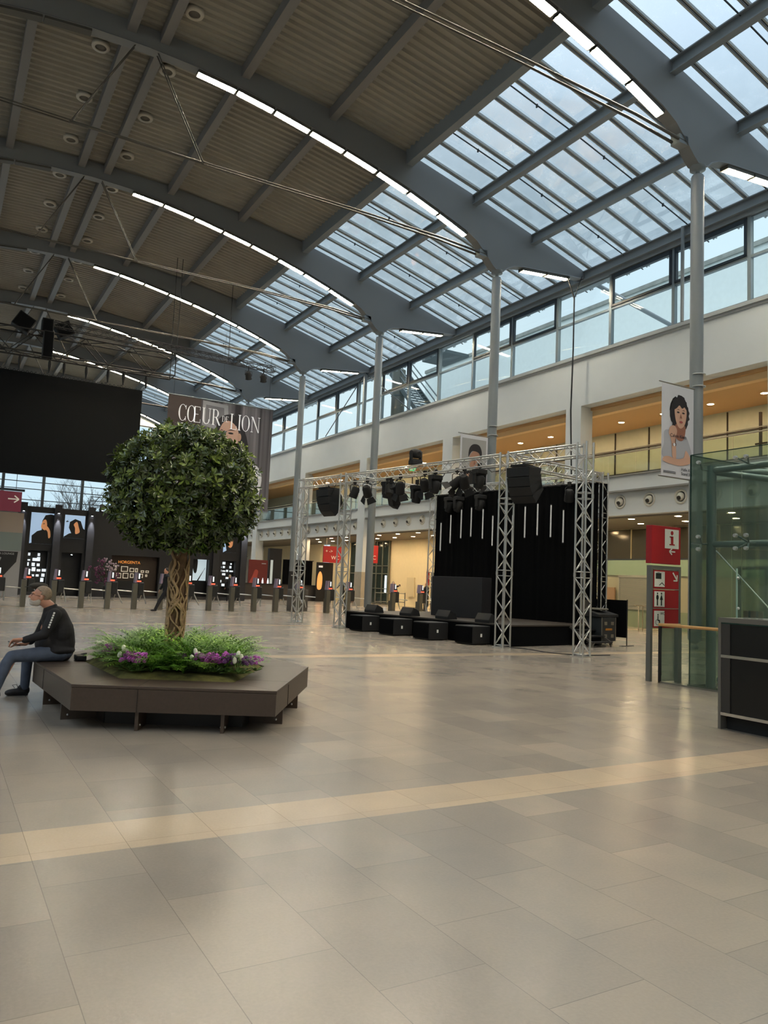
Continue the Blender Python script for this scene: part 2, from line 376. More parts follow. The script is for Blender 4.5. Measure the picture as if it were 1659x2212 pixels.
for gi, y in enumerate(GY):
    vis = gi - 2     # 1 = nearest in view
    if g0 is None:
        g0 = girder_mesh().build('roof_girder', GIRD, None); g = g0
    else:
        g = g0.copy(); COL.objects.link(g)
    g.location.y = y; struct(g)
    ti[0] += 1; g.name = 'trim_%d' % ti[0]
    if vis < 1: nm = 'behind or above the camera'
    # tie rods
    if vis >= 1:
        t = thing('tie_rods', 'thin grey tie rods strung under %s' % gname(vis), 'tie rod', (0, y, 0), group='roof tie rods')
        for s_ in (-1, 1):
            for dy in (-.13, .13):
                MB().tube([(CX + s_ * 14.45, dy, 15.72), (CX + s_ * 12.2, dy * .9, 15.87), (CX + s_ * 8, dy * .7, 15.93), (CX + s_ * 2.15, dy * .6, 15.9)], [.05, .045, .032, .022], 8).build('rod', ROD, t)
                MB().tube([(CX + s_ * 2.15, dy * .6, 15.9), (CX + s_ * .35, dy * .6, 19.25)], .022, 6).build('strut', ROD, t)
            MB().box(CX + s_ * 14.3 - .2, CX + s_ * 14.3 + .2, -.17, .17, 15.62, 15.9).build('clevis', STEEL, t)
        MB().tube([(CX - 2.2, 0, 15.9), (CX + 2.2, 0, 15.9)], .05, 8).build('centre_rod', ROD, t)
    for s_ in ((1, -1) if vis >= 1 else (1, -1)):
        if vis < 1:
            continue
        side = 'window side' if s_ > 0 else 'left side'
        for q in range(8):
            h0 = 1.75 + q * 1.468; h1 = h0 + 1.44
            lamp_at(h0, h1, s_, y, 'lit linear lamp, %s from the ridge on the %s of the %s girder' % (ORD[q], side, ORD[vis - 1]))
        if s_ > 0:
            for q in range(2):
                lamp_at(16.45 + q * 1.42, 16.45 + q * 1.42 + 1.39, s_, y, 'lit linear lamp, %s beyond the column under the wall end of the %s girder' % (ORD[q], ORD[vis - 1]))
# lamps behind the camera light the hall too
for bi, y in enumerate(GY[:3]):
    for s_ in (1, -1):
        for q in range(8):
            h0 = 1.75 + q * 1.468
            lamp_at(h0, h0 + 1.44, s_, y, 'lit linear lamp, %s from the ridge, %s side, %s girder behind the photographer' % (ORD[q], 'right' if s_ > 0 else 'left', ORD[2 - bi]))
# columns
colm = None
for gi, y in enumerate(GY):
    for s_ in (1, -1):
        vis = gi - 2; x = CX + s_ * 15.17
        if s_ < 0 and (gi % 2): continue
        B = MB().lathe([(.05, .02), (.12, .04), (.12, .14), (.06, .16), (.06, .2), (.14, .25), (.2, .34), (.2, 14.86), (.17, 14.92), (.07, 14.93), (.07, 15.08), (.24, 15.1), (.24, 15.24)], n=28)
        if colm is None:
            o = B.build('steel_column', STEEL, None); colm = o
        else:
            o = colm.copy(); COL.objects.link(o)
        o.location = (x, y, 0)
        if s_ > 0 and vis >= 1: tag(o, 'slender round grey steel column, %s of the row along the window wall' % {1: 'nearest', 2: 'second nearest', 3: 'third nearest', 4: 'fourth nearest', 5: 'fifth nearest', 6: 'sixth nearest', 7: 'farthest'}[vis], 'column', 'steel columns in front of the gallery')
        else: tag(o, 'round grey steel column outside the picture', 'column', 'steel columns out of view')
# round roof vents (speaker rings)
RING = mat('vent_ring', 'b5b1a6', .5, .2); v0 = None; k = 0
for j, yy in enumerate([23.92 + 3.42 * q for q in range(10)]):
    if abs((yy - Y0) % BAY - 0) < .6: continue
    for x in (3.53, 5.85):
        z = 19.92; k += 1
        if v0 is None:
            v0 = thing('ceiling_speaker', '', 'ceiling speaker', (x, yy, z), group='round speakers in the roof deck'); t = v0
            MB().lathe([(.19, -.10), (.29, -.10), (.31, -.06), (.31, .05), (.19, .05)], n=28).build('ring', RING, t)
            MB().lathe([(.01, -.07), (.19, -.07), (.19, 0)], n=24).build('grille', mat('speaker_grille', '5e5a52', .7), t)
        else: t = dup(v0, (x, yy, z))
        t['label'] = 'round pale ring in the roof deck, %s along the %s line beside the ridge' % (ORD[j], 'right' if x > 5 else 'left')

# ---- right wall with clerestory windows
def wall(nm, B, m_): return struct(B.build(nm, m_))
wall('wall_right', MB().box(XW, XW + .6, YB, YE, 10.08, 12.32), WHITE)
trim(MB().box(XW - .12, XW + .5, YB, YE, 12.32, 12.46).box(XW - .05, XW + .5, YB, YE, 12.22, 12.32), mat('sill_grey', 'a3a7a6', .5))
trim(MB().box(XW - .1, XW + .45, YB, YE, 15.72, 16.35), STEEL)
WOFF = 1.69
k = 0; yy = GY[0] - WOFF
WG = glass('window_glass', (.93, .955, .955), .015)
wf = {}
while yy < YE - 3:
    y0, y1 = yy, yy + BAY / 3; kind = 'plain' if k % 3 == 0 else 'sash'
    w = window_root((XW, y0, 0)); L = y1 - y0
    if kind not in wf:
        F = MB()
        F.box(-.02, .16, -.07, .07, 12.46, 15.75)
        F.box(.02, .12, .07, L - .07, 12.46, 12.54).box(.02, .12, .07, L - .07, 15.66, 15.75).box(0, .14, .07, L - .07, 14.12, 14.22)
        a = [('window_frame', F, FRAME)]
        if kind == 'sash':
            S = MB()
            for q in ((.07, .19), (L - .15, L - .07)): S.box(-.05, .1, q[0], q[1], 14.22, 15.66)
            S.box(-.05, .1, .07, L - .07, 14.22, 14.32).box(-.05, .1, .07, L - .07, 15.5, 15.68)
            a.append(('window_sash', S, DFRAME))
        a.append(('window_pane', MB().box(.06, .075, .07, L - .07, 14.22, 15.66), WG)); a.append(('lower_pane', MB().box(.06, .075, .07, L - .07, 12.54, 14.12), WG))
        wf[kind] = [B.build(nm, m_, w) for nm, B, m_ in a]
    else:
        for o in wf[kind]:
            c = o.copy(); COL.objects.link(c); c.parent = w
    k += 1; yy = y1
# piers
pe = None; trav = mat('stone_cladding', 'a59a86', .5, 0, var=.06)
for gi, y in enumerate(GY):
    B = MB().box(XW, XW + .72, y, y + .98, 2.3, 10.08); B2 = MB().box(XW - .02, XW + .74, y - .02, y + 1.0, 0, 2.3)
    trim(B, WHITE); trim(B2, trav)
# gallery slab, fascia with nozzles
trim(MB().box(XW + .12, 31, YB, YE, 6.0, 6.6), WHITE)
trim(MB().box(XW + .06, XW + .2, YB, YE, 5.93, 6.0).box(XW + .03, XW + .2, YB, YE, 6.6, 6.66), mat('edge_grey', '7e7d78', .5))
trim(MB().box(XW + .3, XW + .7, YB, YE, 4.95, 6.0), WHITE)
GC = mat('gallery_ceiling', 'c39a68', .7); UC = mat('lower_ceiling', '817a6c', .7)
struct(MB().box(XW + .6, 31, YB, YE, 9.95, 10.1).build('ceiling_gallery', GC))
trim(MB().box(XW + .72, XW + 1.05, YB, YE, 9.7, 9.95), mat('ceiling_edge_cream', 'e0bd8a', .7))
trim(MB().box(XW + 1.05, XW + 1.18, YB, YE, 9.86, 9.95), mat('ceiling_groove', '6e6250', .7))
struct(MB().box(XW + .7, 31, YB, YE, 4.87, 5.0).build('ceiling_lower', UC))
struct(MB().box(XW + .12, 31, YB, YE, 16.3, 16.4).box(30.9, 31, YB, YE, 10, 16.3).build('roof_terrace', WHITE)) if False else None
struct(MB().box(XW + .6, 31.2, YB, YE, 10.1, 10.3).build('ceiling_terrace', WHITE))
# back walls under and on the gallery
wall('wall_gallery', MB().box(30.2, 30.5, YB, YE, 6.6, 9.95), mat('olive_gallery_wall', 'b3b39c', .6, var=.03))
for a, c in ((YB, 24.0), (29.4, 43.5), (43.9, 58.5), (62.0, YE)):
    pass
wall('wall_lower', MB().box(30.0, 30.3, YB, 57.8, 0, 4.87).box(30.0, 30.3, 63, YE, 0, 4.87).box(30.9, 31, 57.8, 63, 0, 4.87), WARMWALL)
wall('wall_end_of_arcade', MB().box(24.9, 31, YE, YE + .2, 0, 10.3), WHITE)
struct(MB().box(24.9, 31, YB - .2, YB, 0, 10.3).build('wall_start_of_arcade', WHITE))
# left wall (out of view) and rear wall
wall('wall_left', MB().box(-15.9, -15.5, YB, YE, 0, 12.4), WHITE)
wall('wall_rear', MB().box(-15.9, 26, YB - .3, YB, 0, 16), WHITE)
# far end glazed wall
EG = glass('end_glass', (.92, .95, .96), .03)
x = CX - 20.2; k = 0
wall('wall_far', MB().box(-15.9, 25.0, YE, YE + .2, 0, 6.6), mat('far_wall_grey', '5f6466', .6))
ef = None
while x < 24.9:
    w = window_root((x, YE, 0)); L = 3.366
    if ef is None:
        F = MB().box(-.12, .12, -.2, .2, 6.6, 16)
        for zz in (6.6, 7.15, 7.75, 8.75, 9.4, 10.6, 11.8, 13, 14.2, 15.4): F.box(.1, L - .1, -.04, .04, zz, zz + .07)
        ef = [F.build('window_frame', DFRAME, w), MB().box(.1, L - .1, -.01, .01, 6.65, 16).build('window_pane', EG, w)]
    else:
        for o in ef: c = o.copy(); COL.objects.link(c); c.parent = w
    x += L
# gable infill above the end glazing
G = MB()
for a, c in zip(gp[:0], gp[:0]): pass
X = [CX + s * h for s, T in ((-1, UP[::-1]), (1, UP[1:])) for h, _ in T]
for a, c in zip(X, X[1:]):
    for y in (YE + .1, YB - .1):
        G.add([(a, y, 15.9), (c, y, 15.9), (c, y, itp(UP, c - CX) + .2), (a, y, itp(UP, a - CX) + .2)], [(0, 1, 2, 3)])
trim(G, STEEL)
# ---- outside: plain white parapet wall beyond the clerestory, escape stair, pipes, bare trees
PARA = mat('outside_render', 'dfe8e6', .8, 0, var=.03)
wall('wall_outside', MB().box(32, 32.4, YB - 20, 49.8, 8, 18.05), PARA)
trim(MB().box(31.9, 32.5, YB - 20, 49.8, 18.05, 18.28), mat('parapet_cap', '8f938d', .7, var=.2, vscale=2))
# ================================================================ ARCADE DETAILS
# round nozzles on the fascia
NOZ = mat('nozzle_beige', 'c8c5b8', .5); NB_ = mat('nozzle_dark', '2c2b28', .6); nz0 = None; gi_ = 0
for gi, y in enumerate(GY[2:9]):
    for q in range(6):
        yy = y + 1.75 + q * 1.56
        if yy > y + BAY - .4 or yy < 14: continue
        if nz0 is None:
            t = nz0 = thing('air_nozzle', '', 'air vent', group='round air nozzles on the fascia')
            MB().lathe([(.30, .0), (.30, -.03), (.235, -.05), (.2, 0), (.19, .06)], n=28, axis='x').build('flange', NOZ, t)
            MB().ell((-.02, 0, 0), (.12, .17, .17), 18, 12).build('ball', NOZ, t)
            MB().lathe([(.085, -.16), (.085, -.02)], n=16, axis='x', M=Matrix.Rotation(radians(-28), 4, 'Y')).build('outlet', NB_, t)
            t.location = (XW + .3, yy, 5.53)
        else: t = dup(nz0, (XW + .3, yy, 5.53))
        t['label'] = 'round air nozzle on the fascia, %s in the bay from %s' % (ORD[q], ['the pier beside the photographer', 'the nearest pier', 'the second pier', 'the third pier', 'the fourth pier', 'the fifth pier', 'the sixth pier'][gi])
# downlights
DL = mat('downlight_lens', 'ffffff', .5, emit='ffdfb0', es=DOWN); DR = mat('downlight_ring', 'f2ead8', .4, .2); d0 = None
def downlight(x, y, z, label, group):
    global d0
    if d0 is None:
        t = d0 = thing('downlight', label, 'downlight', (x, y, z), group=group)
        MB().lathe([(.13, -.012), (.165, -.012), (.165, .0), (.13, .0)], n=20).build('trim_ring', DR, t)
        MB().lathe([(.001, -.008), (.13, -.008), (.13, -.004)], n=20).build('lens', DL, t)
    else:
        t = dup(d0, (x, y, z), label=label); t['group'] = group
    return t
for r_, x in ((0, 26.05), (1, 28.5)):
    for q in range(20):
        y = 13.9 + 2.515 * q
        downlight(x, y, 9.95, 'lit round downlight in the gallery ceiling, %s in the %s row' % (ORD[q], ['front', 'back'][r_]), 'downlights in the gallery ceiling')
for r_, x in ((0, 25.6 + .55), (1, 28.1)):
    for q in range(20):
        y = 13.8 + 2.46 * q + r_ * 1.2
        downlight(x, y, 4.87, 'lit round downlight in the lower arcade ceiling, %s in the %s row' % (ORD[q], ['front', 'back'][r_]), 'downlights in the lower arcade ceiling')
# gallery glass railings, one per bay
RG = glass('railing_glass', (.88, .93, .88), .07); RAIL = mat('rail_steel', 'a59c88', .35, .7)
for gi, y in enumerate(GY[2:]):
    t = thing('glass_railing', 'glass balustrade with steel handrail on the gallery edge, %s bay from the camera' % ORD[gi], 'railing', (XW + .2, y + .98, 6.6), group='gallery balustrades')
    L = BAY - .98
    for q in range(6): MB().box(-.008, .008, q * L / 6 + .015, (q + 1) * L / 6 - .015, .02, .98).build('glass_panel', RG, t)
    MB().tube([(0, 0, 1.02), (0, L, 1.02)], .028, 8).build('handrail', RAIL, t)
    MB().tube([(.12, 0, 1.22), (.12, L, 1.22)], .018, 8).build('upper_rail', RAIL, t)
# gallery back wall panels and dark slats
OG = mat('gallery_glass_panel', '8f8d58', .15, .1); SL = mat('dark_slat', '33291f', .5)
B = MB()
for y in [13 + 2.2 * q for q in range(24)]: B.box(30.14, 30.2, y, y + .05, 6.6, 9.9)
B.box(30.12, 30.2, YB, YE, 8.9, 8.96).box(30.12, 30.2, YB, YE, 7.7, 7.74); trim(B, SL)
t = thing('slat_screen', 'row of dark upright slats behind the gallery rail at the right edge', 'screen', (28.9, 13.6, 6.6))
for q in range(14): MB().box(-.05, .05, q * .44, q * .44 + .09, 0, 2.7).build('slat', SL, t)
MB().box(-.06, .06, 2.6, 2.8, 0, 3.3).build('post', SL, t)
MB().box(-.03, .03, -.2, 6.0, 1.35, 1.42).build('cross_rail', SL, t)
# emergency exit signs in the gallery
EX = mat('exit_green', '1f9a55', .5, emit='3fd08a', es=.35); WH = mat('sign_white', 'f1f0ea', .5)
for i, (yy, lb) in enumerate(((61.0, 'green exit sign under the far gallery ceiling, right of the hanging banner'), (43.5, 'green exit sign under the gallery ceiling, above the truss'))):
    t = thing('exit_sign', lb, 'sign', (27.2, yy, 9.3))
    MB().box(-.24, .24, -.03, .03, -.12, .12).build('panel', EX, t)
    MB().box(-.2, -.02, -.04, -.03, -.08, .08).box(.05, .2, -.04, -.03, -.02, .02).build('pictogram', WH, t)
    MB().tube([(0, 0, .15), (0, 0, .65)], .01, 6).build('hanger', RAIL, t)
# lower arcade: dark glazed band, green glass band, shutters, door, glazed entrances
BZ = mat('bronze_glass', '4e4a3c', .12, .35); GB = mat('green_glass_band', '8fa48c', .1, .1); GP = mat('green_lower_panel', '7d8a72', .2)
t = thing('shop_front', 'shop front with bronze glass above and green glass band behind the stage', 'shop front', (29.9, 12, 0))
for q in range(7): MB().box(0, .06, q * 2.5 + .04, q * 2.5 + 2.46, 3.34, 4.8).build('upper_pane', BZ, t)
for q in range(8): MB().box(-.03, .03, q * 2.5 - .03, q * 2.5 + .03, 2.5, 4.87).build('mullion', mat('brass_mullion', 'b9ab84', .3, .6), t)
MB().box(-.1, -.04, 0, 17.4, 2.52, 3.3).build('glass_band', GB, t)
MB().box(-.06, 0, 0, 17.4, 0, .85).build('base_panel', GP, t)
MB().box(-.02, .04, 0, 13.8, .85, 2.52).build('dimmed_wall_panel', mat('olive_wall_dimming', '96957e', .5), t)  # added panels: weaker light on the cream wall put into an olive colour
MB().box(-.02, .04, 15.7, 17.4, .85, 2.52).build('dimmed_wall_panel', mat('olive_wall_dimming', '96957e', .5), t)
MB().box(-.12, 0, 0, 17.4, 3.28, 3.34).build('band_rail', DFRAME, t)
SHUT = mat('shutter_aluminium', 'a7a89a', .4, .5)
t = thing('roller_shutter', 'closed slatted roller shutter under the green glass band', 'shutter', (29.82, 25.9, .85))
S = MB()
for q in range(26): S.box(-.03, .03, 0, 1.75, q * .06, q * .06 + .045)
S.build('slats', SHUT, t); MB().box(-.04, .04, -.06, 0, 0, 1.65).build('guide', SHUT, t); MB().box(-.04, .04, 1.75, 1.81, 0, 1.65).build('guide', SHUT, t)
MB().box(-.06, .06, -.06, 1.81, 1.56, 1.68).build('housing', SHUT, t)
t = tag(MB().box(29.72, 29.8, 27.9, 28.6, 1.0, 1.9).build('notice_board', mat('brown_board', '8c7358', .7)), 'brown board on the pale wall right of the stage', 'board')
MAR = mat('dark_passage', '1d211e', .3)
t = thing('ticket_booth', 'dark framed glass booth behind the tall glass enclosure', 'booth', (26.5, 15.2, 0))
for yy in (0, 1.15, 2.3, 3.45): MB().box(-.06, .06, yy - .05, yy + .05, 0, 2.7).build('post', MAR, t)
for q in range(3): MB().box(-.01, .01, q * 1.15 + .05, q * 1.15 + 1.1, .1, 2.6).build('glass_pane', RG, t)
MB().box(-.08, .08, -.05, 3.5, 2.7, 2.82).build('header', MAR, t)
MB().box(.3, .9, .2, 2.0, 0, 1.1).build('cupboard', MAR, t)
t = thing('queue_rail', 'pair of thin steel hoops on the floor before the roller shutter', 'rail', (27.2, 23.6, 0))
for q in range(2): MB().tube([(0, q * .5, 0), (0, q * .5, 1.05), (0, q * .5 + .25, 1.1), (.6, q * .5 + .3, 1.1), (.6, q * .5 + .3, 0)], .02, 8).build('hoop', RAIL, t)
# door, red fire sign, wall panel in the cream wall
struct(MB().box(29.9, 30.02, 43.55, 44.85, 0, 2.62).build('door_1', mat('door_frame_cream', 'e9dfc4', .6)))
dd = bpy.data.objects['door_1']
MB().box(29.86, 29.92, 43.65, 44.75, 0, 2.5).build('door_leaf', mat('door_glass_dark', '3e4640', .15, .2), dd)
MB().tube([(29.84, 43.8, 1.0), (29.84, 43.8, 1.2)], .015, 6).build('door_handle', RAIL, dd)
RED = mat('sign_red', 'a8151f', .45); REDB = mat('sign_red_side', 'b8243a', .4)
t = thing('fire_point_sign', 'tall narrow red sign on the cream wall beside the door', 'sign', (29.9, 45.15, 1.6))
MB().box(0, .06, 0, .28, 0, .95).build('panel', RED, t); MB().box(-.01, 0, .09, .19, .32, .42).build('pictogram', WH, t)
tag(MB().box(29.9, 29.98, 47.0, 48.0, .7, 2.1).build('wall_cabinet', mat('cabinet_cream', 'd9cda9', .6)), 'flat cream cabinet set in the wall behind the photographing man', 'cabinet')
# entrance glazing between the cream walls
for i, (ya, yb) in enumerate(((50.6, 53.4), (54.2, 56.8))):
    w = window_root((29.85, ya, 0)); F = MB(); L = yb - ya
    for q in range(4): F.box(-.05, .05, q * L / 3 - .05, q * L / 3 + .05, 0, 4.85)
    for zz in (.02, 1.15, 2.3, 2.9, 4.8): F.box(-.05, .05, 0, L, zz, zz + .07)
    F.build('window_frame', mat('entrance_frame', '6d7068', .4, .3), w)
    MB().box(.02, .04, .05, L - .05, .05, 4.8).build('window_pane', mat('entrance_glass', '23302c', .08), w)
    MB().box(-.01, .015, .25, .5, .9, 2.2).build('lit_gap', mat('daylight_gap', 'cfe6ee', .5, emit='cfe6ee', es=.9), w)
for i, (x, y, lb) in enumerate(((26.6, 48.0, 'red hanging direction sign beyond the nearer white pier'), (26.3, 53.2, 'red hanging direction sign seen through the left truss towers'))):
    t = thing('direction_sign', lb, 'sign', (x, y, 3.0))
    MB().box(-.75, .75, -.06, .06, 0, 1.25).build('panel', RED, t)
    text_mesh('+ ->', .35, WH, 'pictograms', t, Matrix.Translation((-.6, -.07, .75)) @ Matrix.Rotation(pi / 2, 4, 'X'))
    text_mesh('WC', .4, WH, 'lettering', t, Matrix.Translation((-.1, -.07, .25)) @ Matrix.Rotation(pi / 2, 4, 'X'))
    for xx in (-.5, .5): MB().tube([(xx, 0, 1.25), (xx, 0, 1.87)], .012, 6).build('hanger', RAIL, t)
# white wall piece with scallops is lit by the downlights
# outside stair
ST = mat('galvanised_stair', '4a5557', .5, .3)
t = thing('escape_stair', 'dark metal escape stair outside the clerestory windows', 'staircase', (29.2, 43.2, 12.3))
S = MB()
for q in range(16): S.box(-.8, .8, 5.6 - q * .28, 5.9 - q * .28, 5.0 - q * .26, 5.05 - q * .26)
S.build('treads', ST, t)
for xx in (-.85, .85):
    MB().bar((xx, 5.8, 5.0), (xx, 1.2, .8), .08, .35).build('stringer', ST, t)
    for dz in (.5, 1.0): MB().tube([(xx, 5.8, 5.2 + dz), (xx, 1.2, 1.1 + dz)], .05, 6).build('rail', ST, t)
MB().box(-.95, .95, -1.6, 1.3, 4.8, 5.0).build('landing', ST, t) 
t.rotation_euler.z = 0
for zz in (5.5, 6.0, 6.4): MB().tube([(-.9, -1.6, zz), (-.9, 1.2, zz)], .045, 6).build('rail', ST, t)
for yy in (-1.6, -.2, 1.2): MB().tube([(-.9, yy, 5), (-.9, yy, 6.4)], .045, 6).build('post', ST, t)
MB().tube([(-.5, 5.6, 0), (-.5, 5.6, 5.8)], .06, 8).build('post', ST, t)
DUCT = mat('outside_duct', '5e5f58', .4, .4)
for i, (x, y, r_, lb) in enumerate(((28.5, 48.0, .5, 'wide metal flue outside the clerestory beside the escape stair'), (29.6, 49.6, .38, 'narrow pale flue outside the clerestory, left of the wide one'))):
    t = thing('outside_flue', lb, 'flue', (x, y, 10.3)); MB().tube([(0, 0, 0), (0, 0, 7)], r_, 16).build('duct', DUCT if i == 0 else PARA, t)
    for zz in (1.5, 3.2, 5): MB().lathe([(r_ + .03, zz), (r_ + .03, zz + .06)], n=16).build('clamp', ST, t)
t = thing('roof_strut', 'grey tubular strut running from the roof to the outside wall', 'strut', (0, 0, 0))
MB().tube([(25.4, 25.65, 16.1), (31.9, 25.65, 15.0)], .11, 10).build('tube', STEEL, t); MB().box(31.7, 32, 25.4, 25.9, 14.7, 15.3).build('end_plate', STEEL, t)
# braces and struts at the clerestory
t = thing('wind_brace', 'thin crossing brace rods before the clerestory beyond the third column', 'brace', (24.6, 45.946, 12.4))
MB().tube([(0, 0, 3.6), (0, 5.9, 0)], .035, 6).build('rod', DFRAME, t); MB().tube([(0, 0, 3.6), (0, -5.9, 0)], .035, 6).build('rod', DFRAME, t)
MB().box(-.1, .1, -.1, .1, 0, 3.7).build('post', STEEL, t)
t = thing('wall_conduit', 'straight grey conduit down the clerestory between the two nearest columns', 'conduit', (24.7, 19.9, 12.4)); MB().tube([(0, 0, 0), (0, 0, 3.9)], .07, 10).build('pipe', STEEL, t)
CAB = mat('black_cable', '17181a', .6)
t = thing('hanging_cable', 'black cable hanging from the wall end of the second girder', 'cable', (24.2, 25.4, 0))
MB().tube([(-.35, .1, 15.9), (0, 0, 14.9), (0, 0, 12.5), (-.05, .02, 9.7), (0, -.05, 6.8)], .035, 6).build('cable', CAB, t)
MB().tube([(.35, -.1, 16.0), (0, 0, 14.9)], .02, 6).build('sling', CAB, t)
# bare trees beyond the far end glazing
BARK = mat('bare_bark', '4b4440', .9)
def bare_tree(x, y, H, sd, label):
    rnd = random.Random(sd); t = thing('bare_tree', label, 'tree', (x, y, 0), group='bare trees beyond the far glazing'); B = MB(); Tr = MB()
    Tr.tube([(0, 0, 0), (.1, 0, H * .25), (0, .1, H * .4)], [.28, .22, .16], 8)
    def br(p, d, L, r_, k):
        q = p + d * L; B.tube([p, p + d * L * .5 + Vector((rnd.uniform(-.05, .05),) * 3) * L, q], [r_, r_ * .8, r_ * .6], 5, False)
        if k == 0: return
        for _ in range(4 if k > 2 else 3):
            nd = (d + Vector((rnd.uniform(-.75, .75), rnd.uniform(-.75, .75), rnd.uniform(-.1, .5)))).normalized()
            br(p + d * L * rnd.uniform(.5, 1), nd, L * rnd.uniform(.6, .8), r_ * .55, k - 1)
    for _ in range(6):
        br(Vector((0, .1, H * rnd.uniform(.22, .4))), Vector((rnd.uniform(-.6, .6), rnd.uniform(-.6, .6), 1)).normalized(), H * .26, .1, 4)
    Tr.build('trunk', BARK, t); B.build('branches', BARK, t)
bare_tree(14.2, 96, 12.5, 3, 'tall bare tree outside, right of the two seen under the black screen')
bare_tree(9.3, 100, 10.5, 5, 'small bare tree outside, left of the two seen under the black screen')

# ================================================================ FAR FACADE (black exhibition wall)
FB = mat('facade_black', '1a191b', .6, var=.04, vscale=.3); FB2 = mat('facade_dark_panel', '0d0d0f', .5); FYY = 50.0
t = thing('exhibition_facade', 'long black exhibition wall with pilasters, posters and openings behind the turnstiles', 'partition', (0, FYY, 0))
holes = [(4.75, 5.85, .45, 2.65), (6.6, 7.75, 0, 2.62), (9.5, 12.45, .15, 2.62), (14.65, 15.72, .2, 2.65), (16.55, 17.55, .2, 2.64)]
P = MB(); x = 4.05
for a, c, z0, z1 in holes:
    P.box(x, a, 0, .4, 0, 5.25); P.box(a, c, 0, .4, z1, 5.25)
    if z0 > 0: P.box(a, c, 0, .4, 0, z0)
    x = c
P.box(x, 18.3, 0, .4, 0, 5.25); P.build('wall_panel', FB, t)
MB().box(4.05, 18.3, .9, 1.0, 0, 4.2).build('back_panel', FB2, t)
for x in (4.3, 6.22, 8.12, 13.9, 16.1, 18.0): MB().box(x - .2, x + .2, -.22, 0, 0, 5.45).build('pilaster', mat('pilaster_black', '232226', .5), t)
# pilaster uplights: small heads shining down
UPL = mat('spot_lens', 'ffffff', .5, emit='e8f1ff', es=14)
for i, x in enumerate((4.3, 6.22, 8.12, 18.0)):
    s = thing('pilaster_spot', 'small spot shining down the %s of the black facade' % ['leftmost pilaster', 'second pilaster', 'third pilaster', 'right end pilaster'][i], 'spotlight', (x, FYY - .32, 4.92))
    MB().tube([(0, 0, 0), (0, 0, .12)], .06, 10).box(-.02, .02, 0, .12, .08, .12).build('housing', BLACK, s); MB().lathe([(.001, -.005), (.05, -.005), (.05, 0)], n=10).build('lens', UPL, s)
    l = bpy.data.lights.new('spot', 'SPOT'); l.energy = 420; l.spot_size = radians(36); l.spot_blend = .5; l.shadow_soft_size = .04; l.color = (.9, .95, 1)
    lo = bpy.data.objects.new('beam', l); COL.objects.link(lo); lo.parent = s; lo.location = (0, -.01, -.03)
s = thing('doorway_spot', 'small spot in the dark doorway recess of the black facade', 'spotlight', (7.15, FYY - .08, 2.5)); MB().tube([(0, 0, 0), (0, 0, .1)], .06, 10).build('housing', BLACK, s); MB().lathe([(.001, -.01), (.05, -.01), (.05, 0)], n=10).build('lens', UPL, s)
# ---- flat artwork helper: layers of smooth coloured shapes on a plane
def smooth_poly(pts, k=5):
    out = []; n_ = len(pts)
    for i in range(n_):
        p0, p1, p2, p3 = [Vector(pts[(i + j) % n_]) for j in (-1, 0, 1, 2)]
        for q in range(k):
            t_ = q / k
            out.append(tuple(.5 * ((2 * p1) + (-p0 + p2) * t_ + (2 * p0 - 5 * p1 + 4 * p2 - p3) * t_ ** 2 + (-p0 + 3 * p1 - 3 * p2 + p3) * t_ ** 3)))
    return out
def art(parent, M, layers, th=.002):
    """layers: (name, material, points, smooth) in plane coords (x right, y up); each layer a hair in front of the one before"""
    d = .012
    for nm, m_, pts, sm in layers:
        pp = smooth_poly([Vector(p) for p in pts]) if sm else pts
        B = MB(); n_ = len(pp)
        bm = bmesh.new(); vs = [bm.verts.new(M @ Vector((p[0], p[1], d))) for p in pp]
        try:
            f = bm.faces.new(vs); bmesh.ops.triangulate(bm, faces=[f])
        except ValueError: pass
        me = bpy.data.meshes.new(nm); bm.to_mesh(me); bm.free(); me.materials.append(m_)
        o = bpy.data.objects.new(nm, me); COL.objects.link(o); o.parent = parent; d += th
def ell2(cx, cy, rx, ry, n_=24, rot=0): return [(cx + rx * cos(a) * cos(rot) - ry * sin(a) * sin(rot), cy + rx * cos(a) * sin(rot) + ry * sin(a) * cos(rot)) for a in [2 * pi * i / n_ for i in range(n_)]]
PX = Matrix.Rotation(pi / 2, 4, 'X')
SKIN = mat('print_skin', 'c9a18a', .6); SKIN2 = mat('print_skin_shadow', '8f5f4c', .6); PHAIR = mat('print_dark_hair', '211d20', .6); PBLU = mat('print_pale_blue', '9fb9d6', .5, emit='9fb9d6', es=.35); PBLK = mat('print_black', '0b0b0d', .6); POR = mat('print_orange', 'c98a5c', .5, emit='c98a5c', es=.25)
LIP = mat('print_lip', '9a4a48', .6); PWH = mat('print_white', 'e2e2e4', .6); EYE = mat('print_eye', '1a1412', .6)
